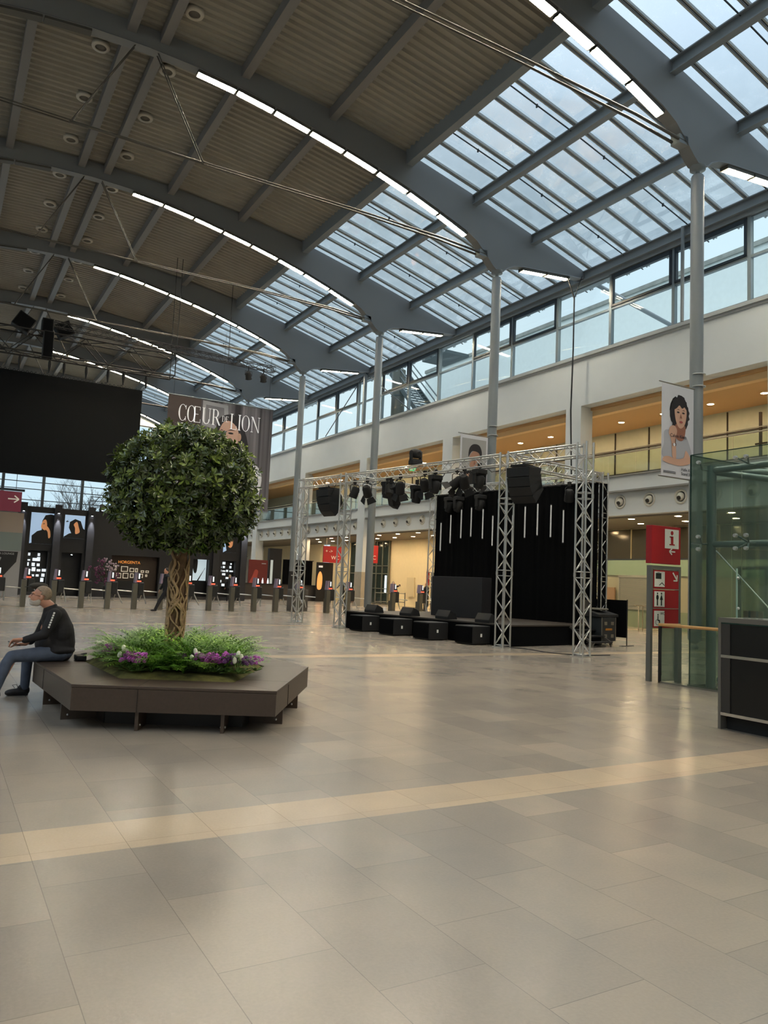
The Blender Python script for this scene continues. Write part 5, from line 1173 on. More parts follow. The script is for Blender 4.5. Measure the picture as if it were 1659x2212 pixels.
# ================================================================ PLANTER BENCH
P = [Vector(p) for p in ((1.18, 10.65), (1.30, 8.40), (3.15, 7.49), (4.43, 9.50), (4.31, 11.75), (2.46, 12.66))]
PC = sum(P, Vector((0, 0))) / 6; HB = .45
def inset(P, d):
    out = []; n_ = len(P)
    for i in range(n_):
        a, b_, c = P[i - 1], P[i], P[(i + 1) % n_]; e1 = (b_ - a).normalized(); e2 = (c - b_).normalized(); n1 = Vector((-e1.y, e1.x)); n2 = Vector((-e2.y, e2.x))
        if n1.dot(PC - b_) < 0: n1 = -n1
        if n2.dot(PC - b_) < 0: n2 = -n2
        k = (n1 + n2); out.append(b_ + k * (d / (1 + n1.dot(n2))))
    return out
BN = mat('bench_laminate', '46392f', .42, var=.08, vscale=30, bump=.05); BNS = mat('bench_base', '2b2827', .5)
t = thing('planter_bench', 'dark brown six sided bench around the planted bed with the tree', 'bench')
I1 = inset(P, .56); I2 = inset(P, .42)
def rim(Po, Pi, z0, z1, gap=.003):
    L = []
    n_ = len(Po)
    for i in range(n_):
        j = (i + 1) % n_
        # each side of the rim is one board; joints sit at a third of the sides
        B = MB(); q = [Po[i], Po[j], Pi[j], Pi[i]]; B.prism([(p.x, p.y) for p in q], lambda a, c, d: (a, c, d), z0, z1); L.append(B)
    return L
for B in rim(P, I1, HB - .028, HB): B.build('seat_board', BN, t, bevel=.003)
O2 = inset(P, .004)
for i in range(6):
    j = (i + 1) % 6; B = MB(); a, c = O2[i], O2[j]; d = (c - a).normalized(); n_ = Vector((-d.y, d.x)); n_ = n_ if n_.dot(PC - a) > 0 else -n_
    B.prism([(a.x, a.y), (c.x, c.y), (c.x + n_.x * .03 - d.x * .0, c.y + n_.y * .03), (a.x + n_.x * .03, a.y + n_.y * .03)], lambda x, y, z: (x, y, z), HB - .26, HB - .031); B.build('apron_board', BN, t)
    # base box board set back
    a2, c2 = I2[i], I2[j]
    MB().bar((a2.x, a2.y, (HB - .26) / 2), (c2.x, c2.y, (HB - .26) / 2), .03, HB - .26).build('base_board', BNS, t)
    L = (c - a).length
    for s in ((.32, .74) if i in (1,) else (.28, .74)):
        p = a + d * L * s; q = p + n_ * .44; p = p + n_ * .03
        f_ = MB().bar((p.x, p.y, (HB - .26) / 2 + .0), (q.x, q.y, (HB - .26) / 2), .035, HB - .26).build('support_fin', BN, t)
        nn = Vector((d.x, d.y)); S_ = MB()
        for sg in (-1, 1):
            for w in (.07,):
                e_ = p + n_ * w + nn * sg * .02; S_.ell((e_.x, e_.y, .05), .013, 8, 6)
        S_.build('screw', CHROME, f_)
    # visible joint strip over a fin
    jn = MB(); p = a + d * L * .32; q = p + n_ * .56; jn.bar((p.x, p.y, HB - .0005), (q.x, q.y, HB - .0005), .004, .002); jn.bar((p.x - n_.x * .003, p.y - n_.y * .003, HB - .03), (p.x - n_.x * .003, p.y - n_.y * .003, HB - .26), .006, .003); jn.build('joint_gap', BLACK, t)
SOIL = mat('moss_soil', '5e5a2a', .95, var=.5, vscale=9, bump=.6)
B = MB(); q = inset(P, .57); n_ = 26
def inside(x, y, Q):
    s = 0
    for i in range(len(Q)):
        a, c = Q[i], Q[(i + 1) % len(Q)]; v = (c.x - a.x) * (y - a.y) - (c.y - a.y) * (x - a.x); s += 1 if v > 0 else -1
    return abs(s) == len(Q)
vs = [(PC.x, PC.y, HB + .05)] 
for k in (.33, .66, .9, 1.0):
    for i in range(6):
        for m_ in range(4):
            p = q[i].lerp(q[(i + 1) % 6], m_ / 4); p = PC.lerp(p, k); vs.append((p.x, p.y, HB + (.04 if k < .95 else -.02) + random.uniform(-.012, .012)))
fs = [(0, 1 + i, 1 + (i + 1) % 24) for i in range(24)] + [(1 + r * 24 + i, 1 + (r + 1) * 24 + i, 1 + (r + 1) * 24 + (i + 1) % 24, 1 + r * 24 + (i + 1) % 24) for r in range(3) for i in range(24)]
vs2 = [(x, y, .3) for x, y, z in vs[-24:]]
o = B.add(vs, fs, True).build('planting_soil', SOIL, t)

# ---- braided tree with round crown
TB = (2.77, 10.15); BK = mat('ficus_bark', '6b5039', .8, var=.35, vscale=14, bump=.5); BK2 = mat('ficus_root', 'a98a66', .75, var=.25, vscale=20)
t = thing('braided_ficus', 'braided trunk tree with a dense round dark green crown in the planted bench', 'tree', (*TB, HB))
rnd = random.Random(21)
def axis_(z): return Vector((-.015 + .03 * z + .02 * sin(z * 3), .01 * sin(z * 4), z))
def rad(z): return .075 + .014 * z
for k in range(5):
    pts = []; rs = []
    for i in range(40):
        z = 1.55 * i / 39 - .03; a = 2 * pi * k / 5 + z * 2.6 + .4 * sin(z * 5 + k); c = axis_(z); pts.append(c + Vector((cos(a), sin(a), 0)) * rad(z) * .62); rs.append(.052 + .008 * sin(z * 9 + k * 2) + (.02 if z < .05 else 0))
    MB().tube(pts, rs, 10).build('trunk_strand', BK, t)
B = MB()
for k in range(44):
    a0 = rnd.uniform(0, 2 * pi); z0 = rnd.uniform(-.02, .9); L = rnd.uniform(.3, .7); tw = rnd.uniform(-5, 5); pts = []
    for i in range(14):
        z = z0 + L * i / 13; a = a0 + tw * (z - z0) + .3 * sin(z * 17 + k); pts.append(axis_(z) + Vector((cos(a), sin(a), 0)) * (rad(z) + .035))
    r0 = rnd.uniform(.007, .019); B.tube(pts, r0, 6)
B.build('aerial_roots', BK2, t)
# branches
CR = Vector((.02, 0, 2.22)); AX, AY, AZU, AZD = .95, .94, .88, .78
B = MB()
for k in range(34):
    a = rnd.uniform(0, 2 * pi); e = rnd.uniform(-.2, 1.3); d = Vector((cos(a) * cos(e), sin(a) * cos(e), sin(e))); p0 = axis_(1.4) + Vector((0, 0, rnd.uniform(-.05, .1)))
    p2 = CR + Vector((d.x * AX, d.y * AY, d.z * AZU)) * rnd.uniform(.6, .85); p1 = p0.lerp(p2, .45) + Vector((rnd.gauss(0, .06), rnd.gauss(0, .06), rnd.gauss(.02, .06)))
    B.tube([p0, p1, p2], [.028, .016, .006], 6)
B.build('branches', BK, t)
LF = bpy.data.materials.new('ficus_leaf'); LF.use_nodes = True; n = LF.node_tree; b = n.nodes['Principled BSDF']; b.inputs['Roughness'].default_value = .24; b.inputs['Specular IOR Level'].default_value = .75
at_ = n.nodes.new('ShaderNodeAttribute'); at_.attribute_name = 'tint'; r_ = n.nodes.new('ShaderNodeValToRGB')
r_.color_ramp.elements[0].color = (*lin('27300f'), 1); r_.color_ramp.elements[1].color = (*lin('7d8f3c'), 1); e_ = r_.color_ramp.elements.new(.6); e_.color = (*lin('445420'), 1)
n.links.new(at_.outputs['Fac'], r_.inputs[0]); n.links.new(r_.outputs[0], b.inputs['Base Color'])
def leaves(name, material, items, parent, shape):
    """items: (pos, dir, up, length, tint)"""
    V_ = []; F_ = []; T_ = []
    for p, d, u, L, ti_ in items:
        d = d.normalized(); s = d.cross(u); s = s.normalized() if s.length > 1e-4 else Vector((1, 0, 0)); nn = s.cross(d); b0 = len(V_)
        for (x, y, z) in shape[0]: V_.append(p + d * (x * L) + s * (y * L) + nn * (z * L))
        for f_ in shape[1]: F_.append(tuple(b0 + i for i in f_)); T_.append(ti_)
    me = bpy.data.meshes.new(name); me.from_pydata([tuple(v) for v in V_], [], F_); me.update(); me.materials.append(material)
    at = me.attributes.new('tint', 'FLOAT', 'FACE'); at.data.foreach_set('value', T_)
    o = bpy.data.objects.new(name, me); COL.objects.link(o); o.parent = parent; return o
LSH = ([(0, 0, 0), (.35, .12, .03), (.70, .19, .02), (1, 0, -.06), (.70, -.19, .02), (.35, -.12, .03), (.36, 0, -.03), (.73, 0, -.05)], [(0, 6, 1), (1, 6, 7, 2), (2, 7, 3), (0, 5, 6), (5, 4, 7, 6), (4, 3, 7)])
items = []
for k in range(3100):
    a = rnd.uniform(0, 2 * pi); cz = rnd.uniform(-1, 1); sz = math.sqrt(1 - cz * cz); d = Vector((cos(a) * sz, sin(a) * sz, cz))
    rr_ = rnd.uniform(.80, 1.0) if rnd.random() < .78 else rnd.uniform(.5, .8)
    bump = 1 + .11 * noise.noise(d * 2.6) + .09 * noise.noise(d * 6)
    # slightly boxy ball, flat underneath
    q = (abs(d.x) ** 2.5 + abs(d.y) ** 2.5 + abs(d.z) ** 2.5) ** (-1 / 2.5); p = CR + Vector((d.x * AX, d.y * AY, d.z * (AZU if d.z > 0 else AZD))) * (q * rr_ * bump * .97)
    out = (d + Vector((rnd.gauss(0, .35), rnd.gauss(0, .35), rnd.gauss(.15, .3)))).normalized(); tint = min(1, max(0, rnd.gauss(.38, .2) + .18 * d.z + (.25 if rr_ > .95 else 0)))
    for m_ in range(7):
        aa = 2 * pi * m_ / 7 + rnd.uniform(-.3, .3); s = out.orthogonal().normalized(); s2 = out.cross(s); ld = (out * rnd.uniform(.35, .9) + s * cos(aa) + s2 * sin(aa)).normalized()
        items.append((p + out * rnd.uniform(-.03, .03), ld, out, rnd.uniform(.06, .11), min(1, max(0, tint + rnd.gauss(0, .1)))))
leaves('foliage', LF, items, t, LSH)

# ---- asparagus fern bed
FN = bpy.data.materials.new('fern_green'); FN.use_nodes = True; n = FN.node_tree; b = n.nodes['Principled BSDF']; b.inputs['Roughness'].default_value = .5
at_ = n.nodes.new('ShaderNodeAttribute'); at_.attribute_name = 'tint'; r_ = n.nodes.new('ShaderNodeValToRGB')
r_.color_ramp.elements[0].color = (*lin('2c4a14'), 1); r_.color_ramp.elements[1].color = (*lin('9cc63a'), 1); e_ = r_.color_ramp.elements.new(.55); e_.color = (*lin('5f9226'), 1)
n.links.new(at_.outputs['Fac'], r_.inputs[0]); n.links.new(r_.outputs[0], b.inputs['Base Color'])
IN = inset(P, .77); IN2 = inset(P, .60)
items = []; cl = []
for _ in range(4000):
    if len(cl) >= 50: break
    x, y = rnd.uniform(1.3, 4.3), rnd.uniform(7.8, 12.4)
    if inside(x, y, IN) and all((x - a) ** 2 + (y - c) ** 2 > .045 for a, c in cl) and (x - TB[0]) ** 2 + (y - TB[1]) ** 2 > .03: cl.append((x, y))
NSH = ([(0, 0, 0), (.3, .085, 0), (1, 0, 0), (.3, -.085, 0)], [(0, 1, 2, 3)])
for (x, y) in cl:
    hh = rnd.uniform(.85, 1.2); ed = 1.0
    for k in range(30):
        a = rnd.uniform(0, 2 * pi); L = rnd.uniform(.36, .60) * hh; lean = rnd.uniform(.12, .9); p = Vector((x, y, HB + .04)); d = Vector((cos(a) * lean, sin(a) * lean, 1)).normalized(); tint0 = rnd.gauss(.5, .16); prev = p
        for i in range(11):
            d = (d + Vector((cos(a) * .07, sin(a) * .07, -.10))).normalized(); q_ = prev + d * (L / 11)
            items.append((prev, d, Vector((0, 0, 1)), L / 11 * 1.1, tint0 * .8))
            if i > 2:
                sd_ = d.cross(Vector((0, 0, 1))).normalized(); w = .10 * (1 - ((i - 5) / 8) ** 2) * hh
                for sg in (-1, 1):
                    pd = (sd_ * sg + d * .75 + Vector((0, 0, rnd.uniform(-.1, .15)))).normalized()
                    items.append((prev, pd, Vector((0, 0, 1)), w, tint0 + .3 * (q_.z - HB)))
                    for m_ in range(1, 5):
                        pp = prev + pd * w * m_ / 5.0
                        for s3 in (-1, 1):
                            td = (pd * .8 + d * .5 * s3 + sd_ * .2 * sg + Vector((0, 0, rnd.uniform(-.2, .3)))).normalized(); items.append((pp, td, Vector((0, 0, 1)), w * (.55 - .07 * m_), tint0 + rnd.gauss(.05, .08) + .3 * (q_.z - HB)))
            prev = q_
items = [(a, b_, c, d, min(1, max(0, e))) for a, b_, c, d, e in items]
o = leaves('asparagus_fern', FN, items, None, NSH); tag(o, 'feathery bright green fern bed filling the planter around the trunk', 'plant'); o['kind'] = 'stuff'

# ---- flowers
MAG = mat('petal_magenta', 'c65fc0', .5, var=.15, vscale=40); PUR = mat('petal_purple', '7c4a86', .5, var=.2, vscale=40); PWT = mat('petal_white', 'f0edda', .5); LFG = mat('flower_leaf', '5f7d3a', .5, var=.2, vscale=20)
def primrose(x, y, kind, label, sc=1.0, z=HB + .08):
    sc *= 1.2; y -= .07
    t = thing('primrose', label, 'flower', (x, y, z), group='flowers along the front of the planted bed'); rn = random.Random(int(x * 1000 + y * 77)); L = []
    for k in range(12):
        a = 2 * pi * k / 12; L.append((Vector((0, 0, -.02)), Vector((cos(a), sin(a), rn.uniform(.1, .8))), Vector((0, 0, 1)), rn.uniform(.08, .12) * sc, .5))
    leaves('leaves', LFG, L, t, LSH); B = MB()
    for k in range(24 if kind != 'tulip' else 0):
        a = rn.uniform(0, 2 * pi); r0 = rn.uniform(0, .085) * sc; c = Vector((r0 * cos(a), r0 * sin(a), (.11 + rn.uniform(-.035, .04)) * sc))
        for m_ in range(5):
            aa = 2 * pi * m_ / 5; B.ell(c + Vector((.011 * cos(aa), .005 * sin(2 * aa), .011 * sin(aa))) * sc, (.009 * sc, .007 * sc, .009 * sc), 6, 4)
    if kind == 'tulip':
        for (dx, dy, dz) in ((0, 0, .2), (.05, .02, .16), (-.04, -.01, .13)):
            M = Matrix.Rotation(rn.uniform(-.3, .3), 4, 'X') @ Matrix.Rotation(rn.uniform(-.3, .3), 4, 'Y'); B.lathe([(.004, -.035), (.02, -.025), (.026, 0), (.02, .03), (.006, .042)], c=(dx, dy, dz), n=10, M=M)
            MB().tube([(0, 0, 0), (dx, dy, dz - .03)], .004, 5).build('stem', LFG, t)
    if kind == 'hyacinth':
        pass
    B.build('blossoms', {'tulip': PWT, 'white': PWT, 'magenta': MAG, 'purple': PUR}[kind], t)
for x, y, k, l, s in ((1.90, 10.35, 'white', 'white primrose clump, nearest to the seated man', 1), (1.93, 9.85, 'magenta', 'bright pink primrose clump at the left of the planted bed', 1.1), (1.95, 9.25, 'tulip', 'cream tulips above the second pink primrose from the left', 1.1), (1.97, 9.0, 'magenta', 'bright pink primrose clump under the cream tulips at the left', 1.0), (2.06, 8.93, 'magenta', 'bright pink primrose clump touching the one under the left tulips', .95),
                      (2.47, 9.55, 'white', 'small white blossoms deep in the fern beside the trunk', .8), (2.57, 8.98, 'purple', 'dull purple primrose clump left of the middle tulips', 1), (2.66, 8.92, 'purple', 'purple primrose clump against the middle cream tulips', .9), (2.66, 8.83, 'tulip', 'cream tulips in the middle of the planted bed front', 1.15),
                      (2.72, 8.74, 'magenta', 'pink primrose clump directly right of the middle tulips', 1), (2.80, 8.70, 'magenta', 'pink primrose clump, second right of the middle tulips', 1), (2.89, 8.66, 'magenta', 'pink primrose clump, third right of the middle tulips', 1.1), (2.98, 8.60, 'purple', 'dusky pink primrose clump just left of the right tulips', 1.05), (3.05, 8.50, 'tulip', 'tall cream hyacinth at the right end of the pink primroses', 1.2), (3.17, 8.56, 'purple', 'dusky primrose clump right of the tall cream hyacinth', .9), (3.36, 8.72, 'magenta', 'single pink primrose half hidden in the fern at the right', .8)):
    primrose(x, y, k, l, s)

# ================================================================ PEOPLE
def blob(name, B, voxel, m_, parent, smooth=2):
    o = B.build(name, m_, None); r_ = o.modifiers.new('r', 'REMESH'); r_.mode = 'VOXEL'; r_.voxel_size = voxel; r_.use_smooth_shade = True
    s = o.modifiers.new('s', 'SMOOTH'); s.iterations = smooth; s.factor = .5
    bpy.context.view_layer.update(); me = bpy.data.meshes.new_from_object(o.evaluated_get(bpy.context.evaluated_depsgraph_get()))
    o.modifiers.clear(); old = o.data; o.data = me; me.name = name; bpy.data.meshes.remove(old); o.parent = parent
    if not me.materials: me.materials.append(m_)
    return o
def limb(B, pts, rs, n_=14):
    pts = [Vector(p) for p in pts]
    for (a, ra), (c, rc) in zip(zip(pts, rs), list(zip(pts, rs))[1:]):
        L = (c - a).length; k = max(2, int(L / (min(ra, rc) * .6)))
        B.tube([a.lerp(c, i / k) for i in range(k + 1)], [ra + (rc - ra) * i / k for i in range(k + 1)], n_)
    for p, r in zip(pts, rs): B.ell(p, r, n_, 8)
    return B
def hand(B, w, d, up, side, curl=.5, s=1.0):
    """palm from wrist w towards d; side = thumb side"""
    w = Vector(w); d = Vector(d).normalized(); side = Vector(side).normalized(); up = d.cross(side).normalized() if up is None else Vector(up).normalized()
    side = (side - d * side.dot(d)).normalized(); up = side.cross(d) if up is None else (up - d * up.dot(d) - side * up.dot(side)).normalized()
    for k in range(4):
        o_ = side * (.033 - .022 * k) * s; limb(B, [w + o_ * .6, w + o_ + d * .085 * s], [.017 * s, .013 * s], 8)
        L = (.072, .08, .074, .058)[k] * s; p = w + o_ + d * .085 * s; dd = d.copy(); q = [p]
        for m_ in range(3): dd = (dd - up * curl * .7).normalized(); p = p + dd * L * (.45, .32, .23)[m_]; q.append(p)
        limb(B, q, [.0095 * s, .009 * s, .008 * s, .007 * s], 8)
    p = w + side * .03 * s + d * .02 * s; limb(B, [p, p + (side * .8 + d * .6).normalized() * .04 * s, p + (side * .5 + d * .9 - up * curl * .3).normalized() * .075 * s], [.014 * s, .011 * s, .009 * s], 8)
SKN = mat('skin', 'c58f76', .5, var=.05, vscale=20); JKT = mat('black_jacket', '1e1c1e', .8, var=.1, vscale=3); JNS = mat('blue_jeans', '4b5567', .8, var=.16, vscale=12); SHO = mat('black_shoe', '15151a', .6); HRG = mat('grey_hair', '9a8672', .8, var=.25, vscale=60); BRD = mat('white_beard', 'cfc6bb', .8, var=.12, vscale=60)
# seated man, seen from his left side, facing -x; local origin at the seat
man = thing('person', 'seated man in a black jacket and blue jeans holding a phone on the bench', 'person', (1.45, 10.62, 0))
def L3(x, z, y=0): return Vector((x - 1.45, y, z))
hd = L3(1.185, 1.245); ft = Matrix.Rotation(radians(14), 4, 'Y')   # head leans forward
def H(x, y, z): return hd + (ft @ Vector((x, y, z)))
B = MB()
B.ell(H(.02, 0, .035), (.098, .075, .10), 20, 14); B.ell(H(-.022, 0, -.036), (.080, .064, .086), 20, 14); B.ell(H(-.045, 0, -.09), (.042, .04, .034), 14, 8)  # cranium, face, chin
B.ell(H(-.085, 0, .025), (.018, .05, .018), 12, 8); B.ell(H(-.092, 0, -.062), (.014, .03, .016), 10, 6)
limb(B, [H(-.088, 0, .012), H(-.112, 0, -.03)], [.010, .017], 10); B.ell(H(-.094, .013, -.036), (.011, .009, .009), 8, 6); B.ell(H(-.094, -.013, -.036), (.011, .009, .009), 8, 6)
for s in (-1, 1):
    B.ell(H(-.07, .03 * s, -.02), (.022, .022, .02), 10, 8); B.ell(H(.018, .077 * s, -.008), (.022, .015, .036), 14, 10, M=Matrix.Rotation(.25, 4, 'Y'))
limb(B, [H(.05, 0, -.04), L3(1.31, 1.13), L3(1.34, 1.05)], [.062, .064, .08], 16)   # neck
limb(B, [L3(1.36, 1.0), L3(1.43, .8), L3(1.46, .62)], [.13, .15, .15])
limb(B, [L3(1.35, 1.02, -.15), L3(1.25, .80, -.24), L3(1.02, .725, -.22)], [.06, .045, .028], 12)
limb(B, [L3(1.35, 1.02, .15), L3(1.24, .76, .24), L3(1.08, .645, .14)], [.06, .045, .028], 12)
hand(B, L3(1.00, .725, -.22), (-1, .1, -.10), (0, 0, 1), (.0, .9, -.4), 1.15, 1.1); hand(B, L3(1.06, .64, .13), (-1, -.1, -.05), (0, 0, 1), (0, -1, .3), .35, 1.0)
limb(B, [L3(1.45, .55, -.1), L3(.93, .50, -.15), L3(.765, .12, -.17)], [.08, .045, .035]); limb(B, [L3(1.45, .55, .1), L3(1.12, .50, .16), L3(1.12, .12, .16)], [.09, .06, .04])
body = blob('body', B, .0065, SKN, man, 2)
B = MB()   # jacket
limb(B, [L3(1.335, 1.065), L3(1.38, .98), L3(1.44, .82), L3(1.46, .66), L3(1.45, .60)], [.10, .160, .185, .19, .195], 20); B.ell(L3(1.44, .585), (.215, .235, .085), 24, 12)
B.ell(L3(1.36, 1.02), (.12, .21, .09), 20, 10); B.ell(L3(1.46, .80), (.155, .215, .21), 20, 12); B.ell(L3(1.42, .60), (.19, .21, .10), 20, 10); B.ell(L3(1.30, .66), (.13, .17, .14), 16, 10)
for y, e, w in ((-.17, L3(1.245, .79, -.25), L3(1.035, .725, -.225)), (.17, L3(1.24, .76, .25), L3(1.14, .67, .17))):
    limb(B, [L3(1.355, 1.03, y), L3(1.30, .91, y * 1.28), e, w], [.082, .072, .060, .043], 16)
blob('jacket', B, .009, JKT, man, 3)
B = MB(); B.lathe([(.074, -.02), (.082, .0), (.078, .035), (.066, .04)], c=tuple(L3(1.33, 1.10)), n=20, M=Matrix.Rotation(-.35, 4, 'Y')); B.build('collar', JKT, man)
B = MB()   # jeans
limb(B, [L3(1.47, .555, -.10), L3(1.15, .535, -.14), L3(.91, .52, -.16), L3(.86, .44, -.165), L3(.755, .11, -.17)], [.105, .088, .072, .068, .055], 18)
limb(B, [L3(1.47, .555, .10), L3(1.28, .53, .14), L3(1.13, .50, .16), L3(1.12, .42, .165), L3(1.115, .11, .165)], [.105, .085, .072, .066, .055], 18); B.ell(L3(1.50, .555), (.13, .19, .10), 18, 10)
blob('jeans', B, .009, JNS, man, 3)
for nm_, x0, y0, z0 in (('near', .735, -.17, 0), ('far', 1.09, .165, 0)):
    B = MB(); c = L3(x0, 0, y0); B.ell(c + Vector((-.06, 0, .045)), (.14, .045, .045), 18, 10); B.ell(c + Vector((.035, 0, .065)), (.055, .042, .065), 14, 10); B.ell(c + Vector((-.14, 0, .035)), (.06, .042, .034), 14, 8); B.ell(c + Vector((.0, 0, .095)), (.06, .04, .045), 12, 8)
    B.box(-.17, .07, -.036, .036, 0.004, .028, Matrix.Translation(c)); s = blob('shoe', B, .007, SHO, man, 2)
    MB().tube([c + Vector((-.05, -.0, .10)), c + Vector((-.07, -.03, .14)), c + Vector((-.12, -.03, .135)), c + Vector((-.09, -.01, .10))], .004, 6).build('lace', SHO, s)
B = MB()   # hair cap: shell over the cranium, open at the face
B.ell(H(.028, 0, .040), (.106, .082, .106), 72, 48); o = B.build('hair', HRG, man); bm = bmesh.new(); bm.from_mesh(o.data)
ftI = ft.inverted(); dl = []
for v in bm.verts:
    q = ftI @ (v.co - hd)
    if q.z < (.052 - .5 * q.x if q.x < -.01 else (.022 if q.x < .045 else -.045)) or q.x < -.078: dl.append(v)
bmesh.ops.delete(bm, geom=dl, context='VERTS'); bm.to_mesh(o.data); bm.free(); sm_ = o.modifiers.new('thick', 'SOLIDIFY'); sm_.thickness = .008
for p_ in o.data.polygons: p_.use_smooth = True
B = MB(); B.ell(H(-.026, 0, -.044), (.082, .068, .085), 64, 44); B.ell(H(-.048, 0, -.092), (.046, .044, .038), 48, 30); o = B.build('beard', BRD, man); bm = bmesh.new(); bm.from_mesh(o.data)
bmesh.ops.delete(bm, geom=[v for v in bm.verts if (lambda q: q.z > (-.066 if q.x < -.06 else -.066 + .6 * (q.x + .06)) or q.x > .03)(ftI @ (v.co - hd))], context='VERTS'); bm.to_mesh(o.data); bm.free(); sm_ = o.modifiers.new('thick', 'SOLIDIFY'); sm_.thickness = .006
B = MB(); limb(B, [H(-.100, -.028, -.060), H(-.108, 0, -.052), H(-.100, .028, -.060)], [.008, .010, .008], 8); blob('moustache', B, .004, BRD, man, 1)
B = MB(); GLS = mat('glasses_frame', '5a3a2a', .35)
for s in (-1, 1):
    c = H(-.098, .034 * s, .0)
    for i in range(14):
        a, e = 2 * pi * i / 14, 2 * pi * (i + 1) / 14; B.bar(c + ft @ Vector((0, .024 * cos(a), .018 * sin(a))), c + ft @ Vector((0, .024 * cos(e), .018 * sin(e))), .004)
    B.bar(H(-.097, .06 * s, .008), H(.015, .08 * s, .005), .005)
B.bar(H(-.1, -.01, .003), H(-.1, .01, .003), .004); B.build('glasses', GLS, man)
B = MB()
for k in range(7): 
    a = k / 6; B.box(-.010, .010, -.003, .003, -.011, .011, Matrix.Translation(L3(1.338 - .055 * a, 1.055 - .17 * a, -.248 - .055 * a + .0)) @ Matrix.Rotation(.35, 4, 'Y'))
o = B.build('shoulder_print', WH, man); o['label'] = 'white lettering strip on the shoulder'
tag(MB().box(-.075, .075, -.036, .036, -.004, .004, Matrix.Rotation(.35, 4, 'Y')).build('mobile_phone', BLACK, None, loc=(.945, 10.68, .655), bevel=.003), 'black phone held low by the seated man', 'phone')
tag(blob('shoulder_bag', MB().box(-.06, .06, -.12, .12, -.03, .03).tube([(.03, -.1, .03), (.07, 0, .05), (.03, .1, .03)], .012, 6), .008, BLACK, None), 'small black bag on the bench behind the seated man', 'bag').location = (1.72, 10.6, .486)
cap = thing('flat_cap', 'dark flat cap of a person sitting hidden behind the seated man', 'cap', (1.20, 10.95, 1.37)); 
blob('cap_crown', MB().ell((0, 0, 0), (.12, .11, .045), 20, 10), .007, mat('cap_cloth', '37322b', .9), cap); MB().ell((-.09, 0, -.015), (.08, .07, .008), 16, 6).build('cap_peak', mat('cap_cloth', '37322b', .9), cap)

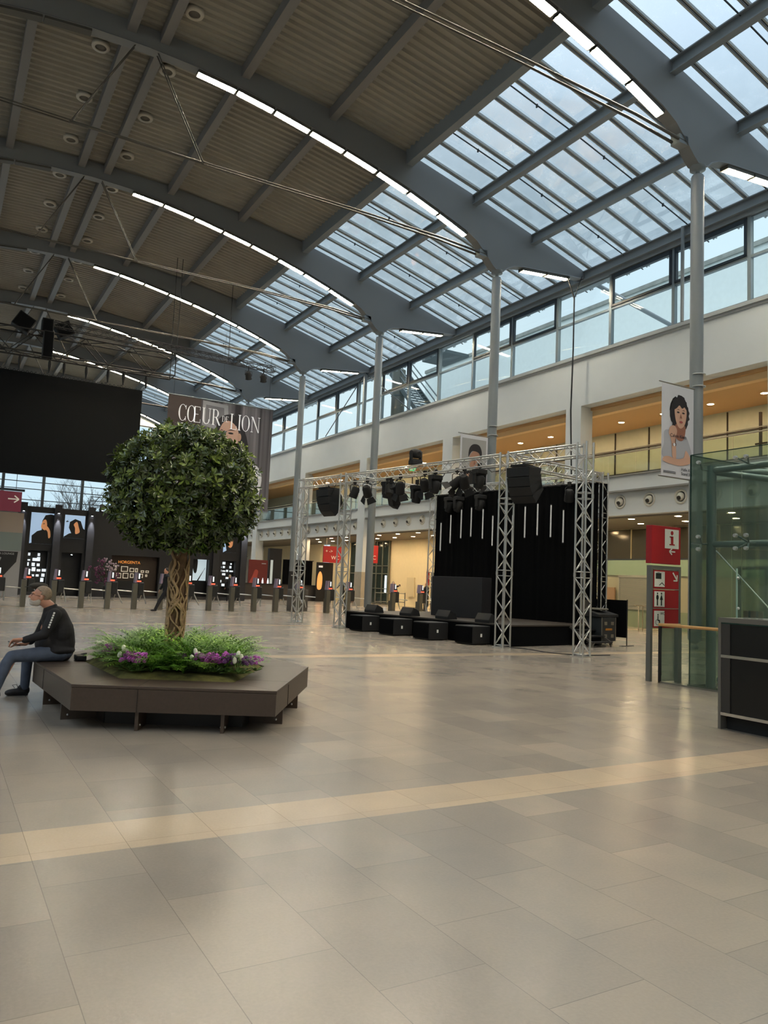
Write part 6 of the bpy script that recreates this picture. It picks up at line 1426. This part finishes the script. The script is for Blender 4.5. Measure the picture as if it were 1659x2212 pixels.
def stander(name_label, loc, face, pose, jk, tr, hr, extra=None, h=1.76):
    """distant standing or walking figure; face = heading angle, local +x is forward"""
    t = thing('person', name_label, 'person', loc, rz=face); k = h / 1.76; V3 = lambda x, y, z: Vector((x, y, z)) * k
    fl, fr = pose['feet']; hl, hr_ = pose['hands']; lean = pose.get('lean', 0)
    hip = V3(0, 0, .92); ch = V3(lean * .5, 0, 1.3); nk = V3(lean * .8, 0, 1.50); head = V3(lean + .01, 0, 1.64)
    B = MB(); B.ell(head, (.095 * k, .078 * k, .12 * k), 16, 12); B.ell(head + V3(.085, 0, -.015), (.02, .012, .025), 8, 6); B.ell(head + V3(.04, 0, -.08), (.045, .045, .04), 10, 8)
    for s in (-1, 1): B.ell(head + V3(0, .08 * s, -.01), (.018, .01, .03), 8, 6)
    limb(B, [head - V3(0, 0, .08), nk, ch, hip], [.055, .06, .12, .12])
    J = MB(); T = MB(); limb(J, [nk - V3(0, 0, .04), ch, V3(lean * .3, 0, 1.1), hip - V3(0, 0, pose.get('coat', .05))], [.10, .155, .155, .165]); J.ell(ch + V3(0, 0, .10), (.12 * k, .21 * k, .09 * k), 16, 10)
    for s, f_, hd_, kn in ((1, fl, hl, pose.get('kl', .05)), (-1, fr, hr_, pose.get('kr', .05))):
        f3 = V3(f_[0], .09 * s, f_[1]); kne = (hip + f3) / 2 + V3(kn, 0, .03); limb(B, [hip + V3(0, .09 * s, -.05), kne, f3 + V3(0, 0, .08)], [.08, .055, .04]); limb(T, [hip + V3(0, .085 * s, -.02), kne, f3 + V3(0, 0, .09)], [.105, .078, .062])
        B2 = MB(); B2.ell(f3 + V3(.07, 0, .045), (.13 * k, .045 * k, .045 * k), 12, 8); B2.ell(f3 + V3(0, 0, .06), (.05 * k, .042 * k, .055 * k), 10, 8); blob('shoe', B2, .014, SHO, t, 1)
        sh = ch + V3(0, .19 * s, .11); h3 = V3(*hd_) if len(hd_) == 3 else V3(hd_[0], .25 * s, hd_[1]); elb = (sh + h3) / 2 + V3(-.06, .05 * s, -.05 if h3.z > 1.2 * k else 0)
        limb(B, [sh, elb, h3], [.05, .04, .028]); hand(B, h3, (h3 - elb), None, V3(.3, -s, .3), .5, k); limb(J, [sh, elb, elb.lerp(h3, .9)], [.075, .062, .05])
    T.ell(hip, (.14 * k, .17 * k, .12 * k), 14, 8)
    blob('body', B, .011, SKN, t, 1); blob('jacket', J, .014, jk, t, 2); blob('trousers', T, .014, tr, t, 2)
    Hr = MB(); Hr.ell(head + V3(-.02, 0, .035), (.092 * k, .084 * k, .098 * k), 14, 10); blob('hair', Hr, .012, hr, t, 1); return t
DKC = mat('dark_suit', '15171c', .8); DKT = mat('dark_trousers', '121318', .8); HRD = mat('dark_hair', '2a2420', .8); HRW = mat('white_hair', 'b9ab98', .8); COAT = mat('black_coat', '0f1013', .85)
stander('man in a dark suit walking left behind the braided tree', (8.55, 32.8, 0), pi, {'feet': ((.42, .02), (-.42, .06)), 'hands': ((-.15, .85), (.2, .88)), 'kl': .02, 'kr': .10, 'lean': .05}, DKC, DKT, HRD, h=1.84)
stander('person in dark clothes standing at the far black wall right of the tree', (18.6 - 1.9, 48.6, 0), pi / 2, {'feet': ((.0, 0), (.05, 0)), 'hands': ((.1, .9), (.1, .9))}, DKC, DKT, HRW, h=1.72)
stander('person in a long dark coat bending forward between the left truss towers', (25.2, 49.0, 0), radians(100), {'feet': ((.0, 0), (.1, 0)), 'hands': ((.35, 1.1), (.35, 1.1)), 'lean': .18, 'coat': .35}, COAT, DKT, HRD, h=1.8)
stander('grey haired man in a black coat photographing the cream wall', (26.6, 44.4, 0), radians(-20), {'feet': ((.0, 0), (-.05, 0)), 'hands': ((.38, .08, 1.48), (.38, -.08, 1.48)), 'coat': .3}, COAT, DKT, HRW, h=1.74)
t = tag(MB().box(-.02, .02, -.08, .08, -.06, .06).build('camera', BLACK, None, loc=(27.02, 44.26, 1.5)), 'small camera held up by the man before the cream wall', 'camera')
stander('person in a long black coat half hidden behind the rear truss tower', (26.7, 40.5, 0), radians(170), {'feet': ((.0, 0), (.05, 0)), 'hands': ((.1, .95), (.1, .95)), 'coat': .55}, COAT, DKT, HRW, h=1.78)
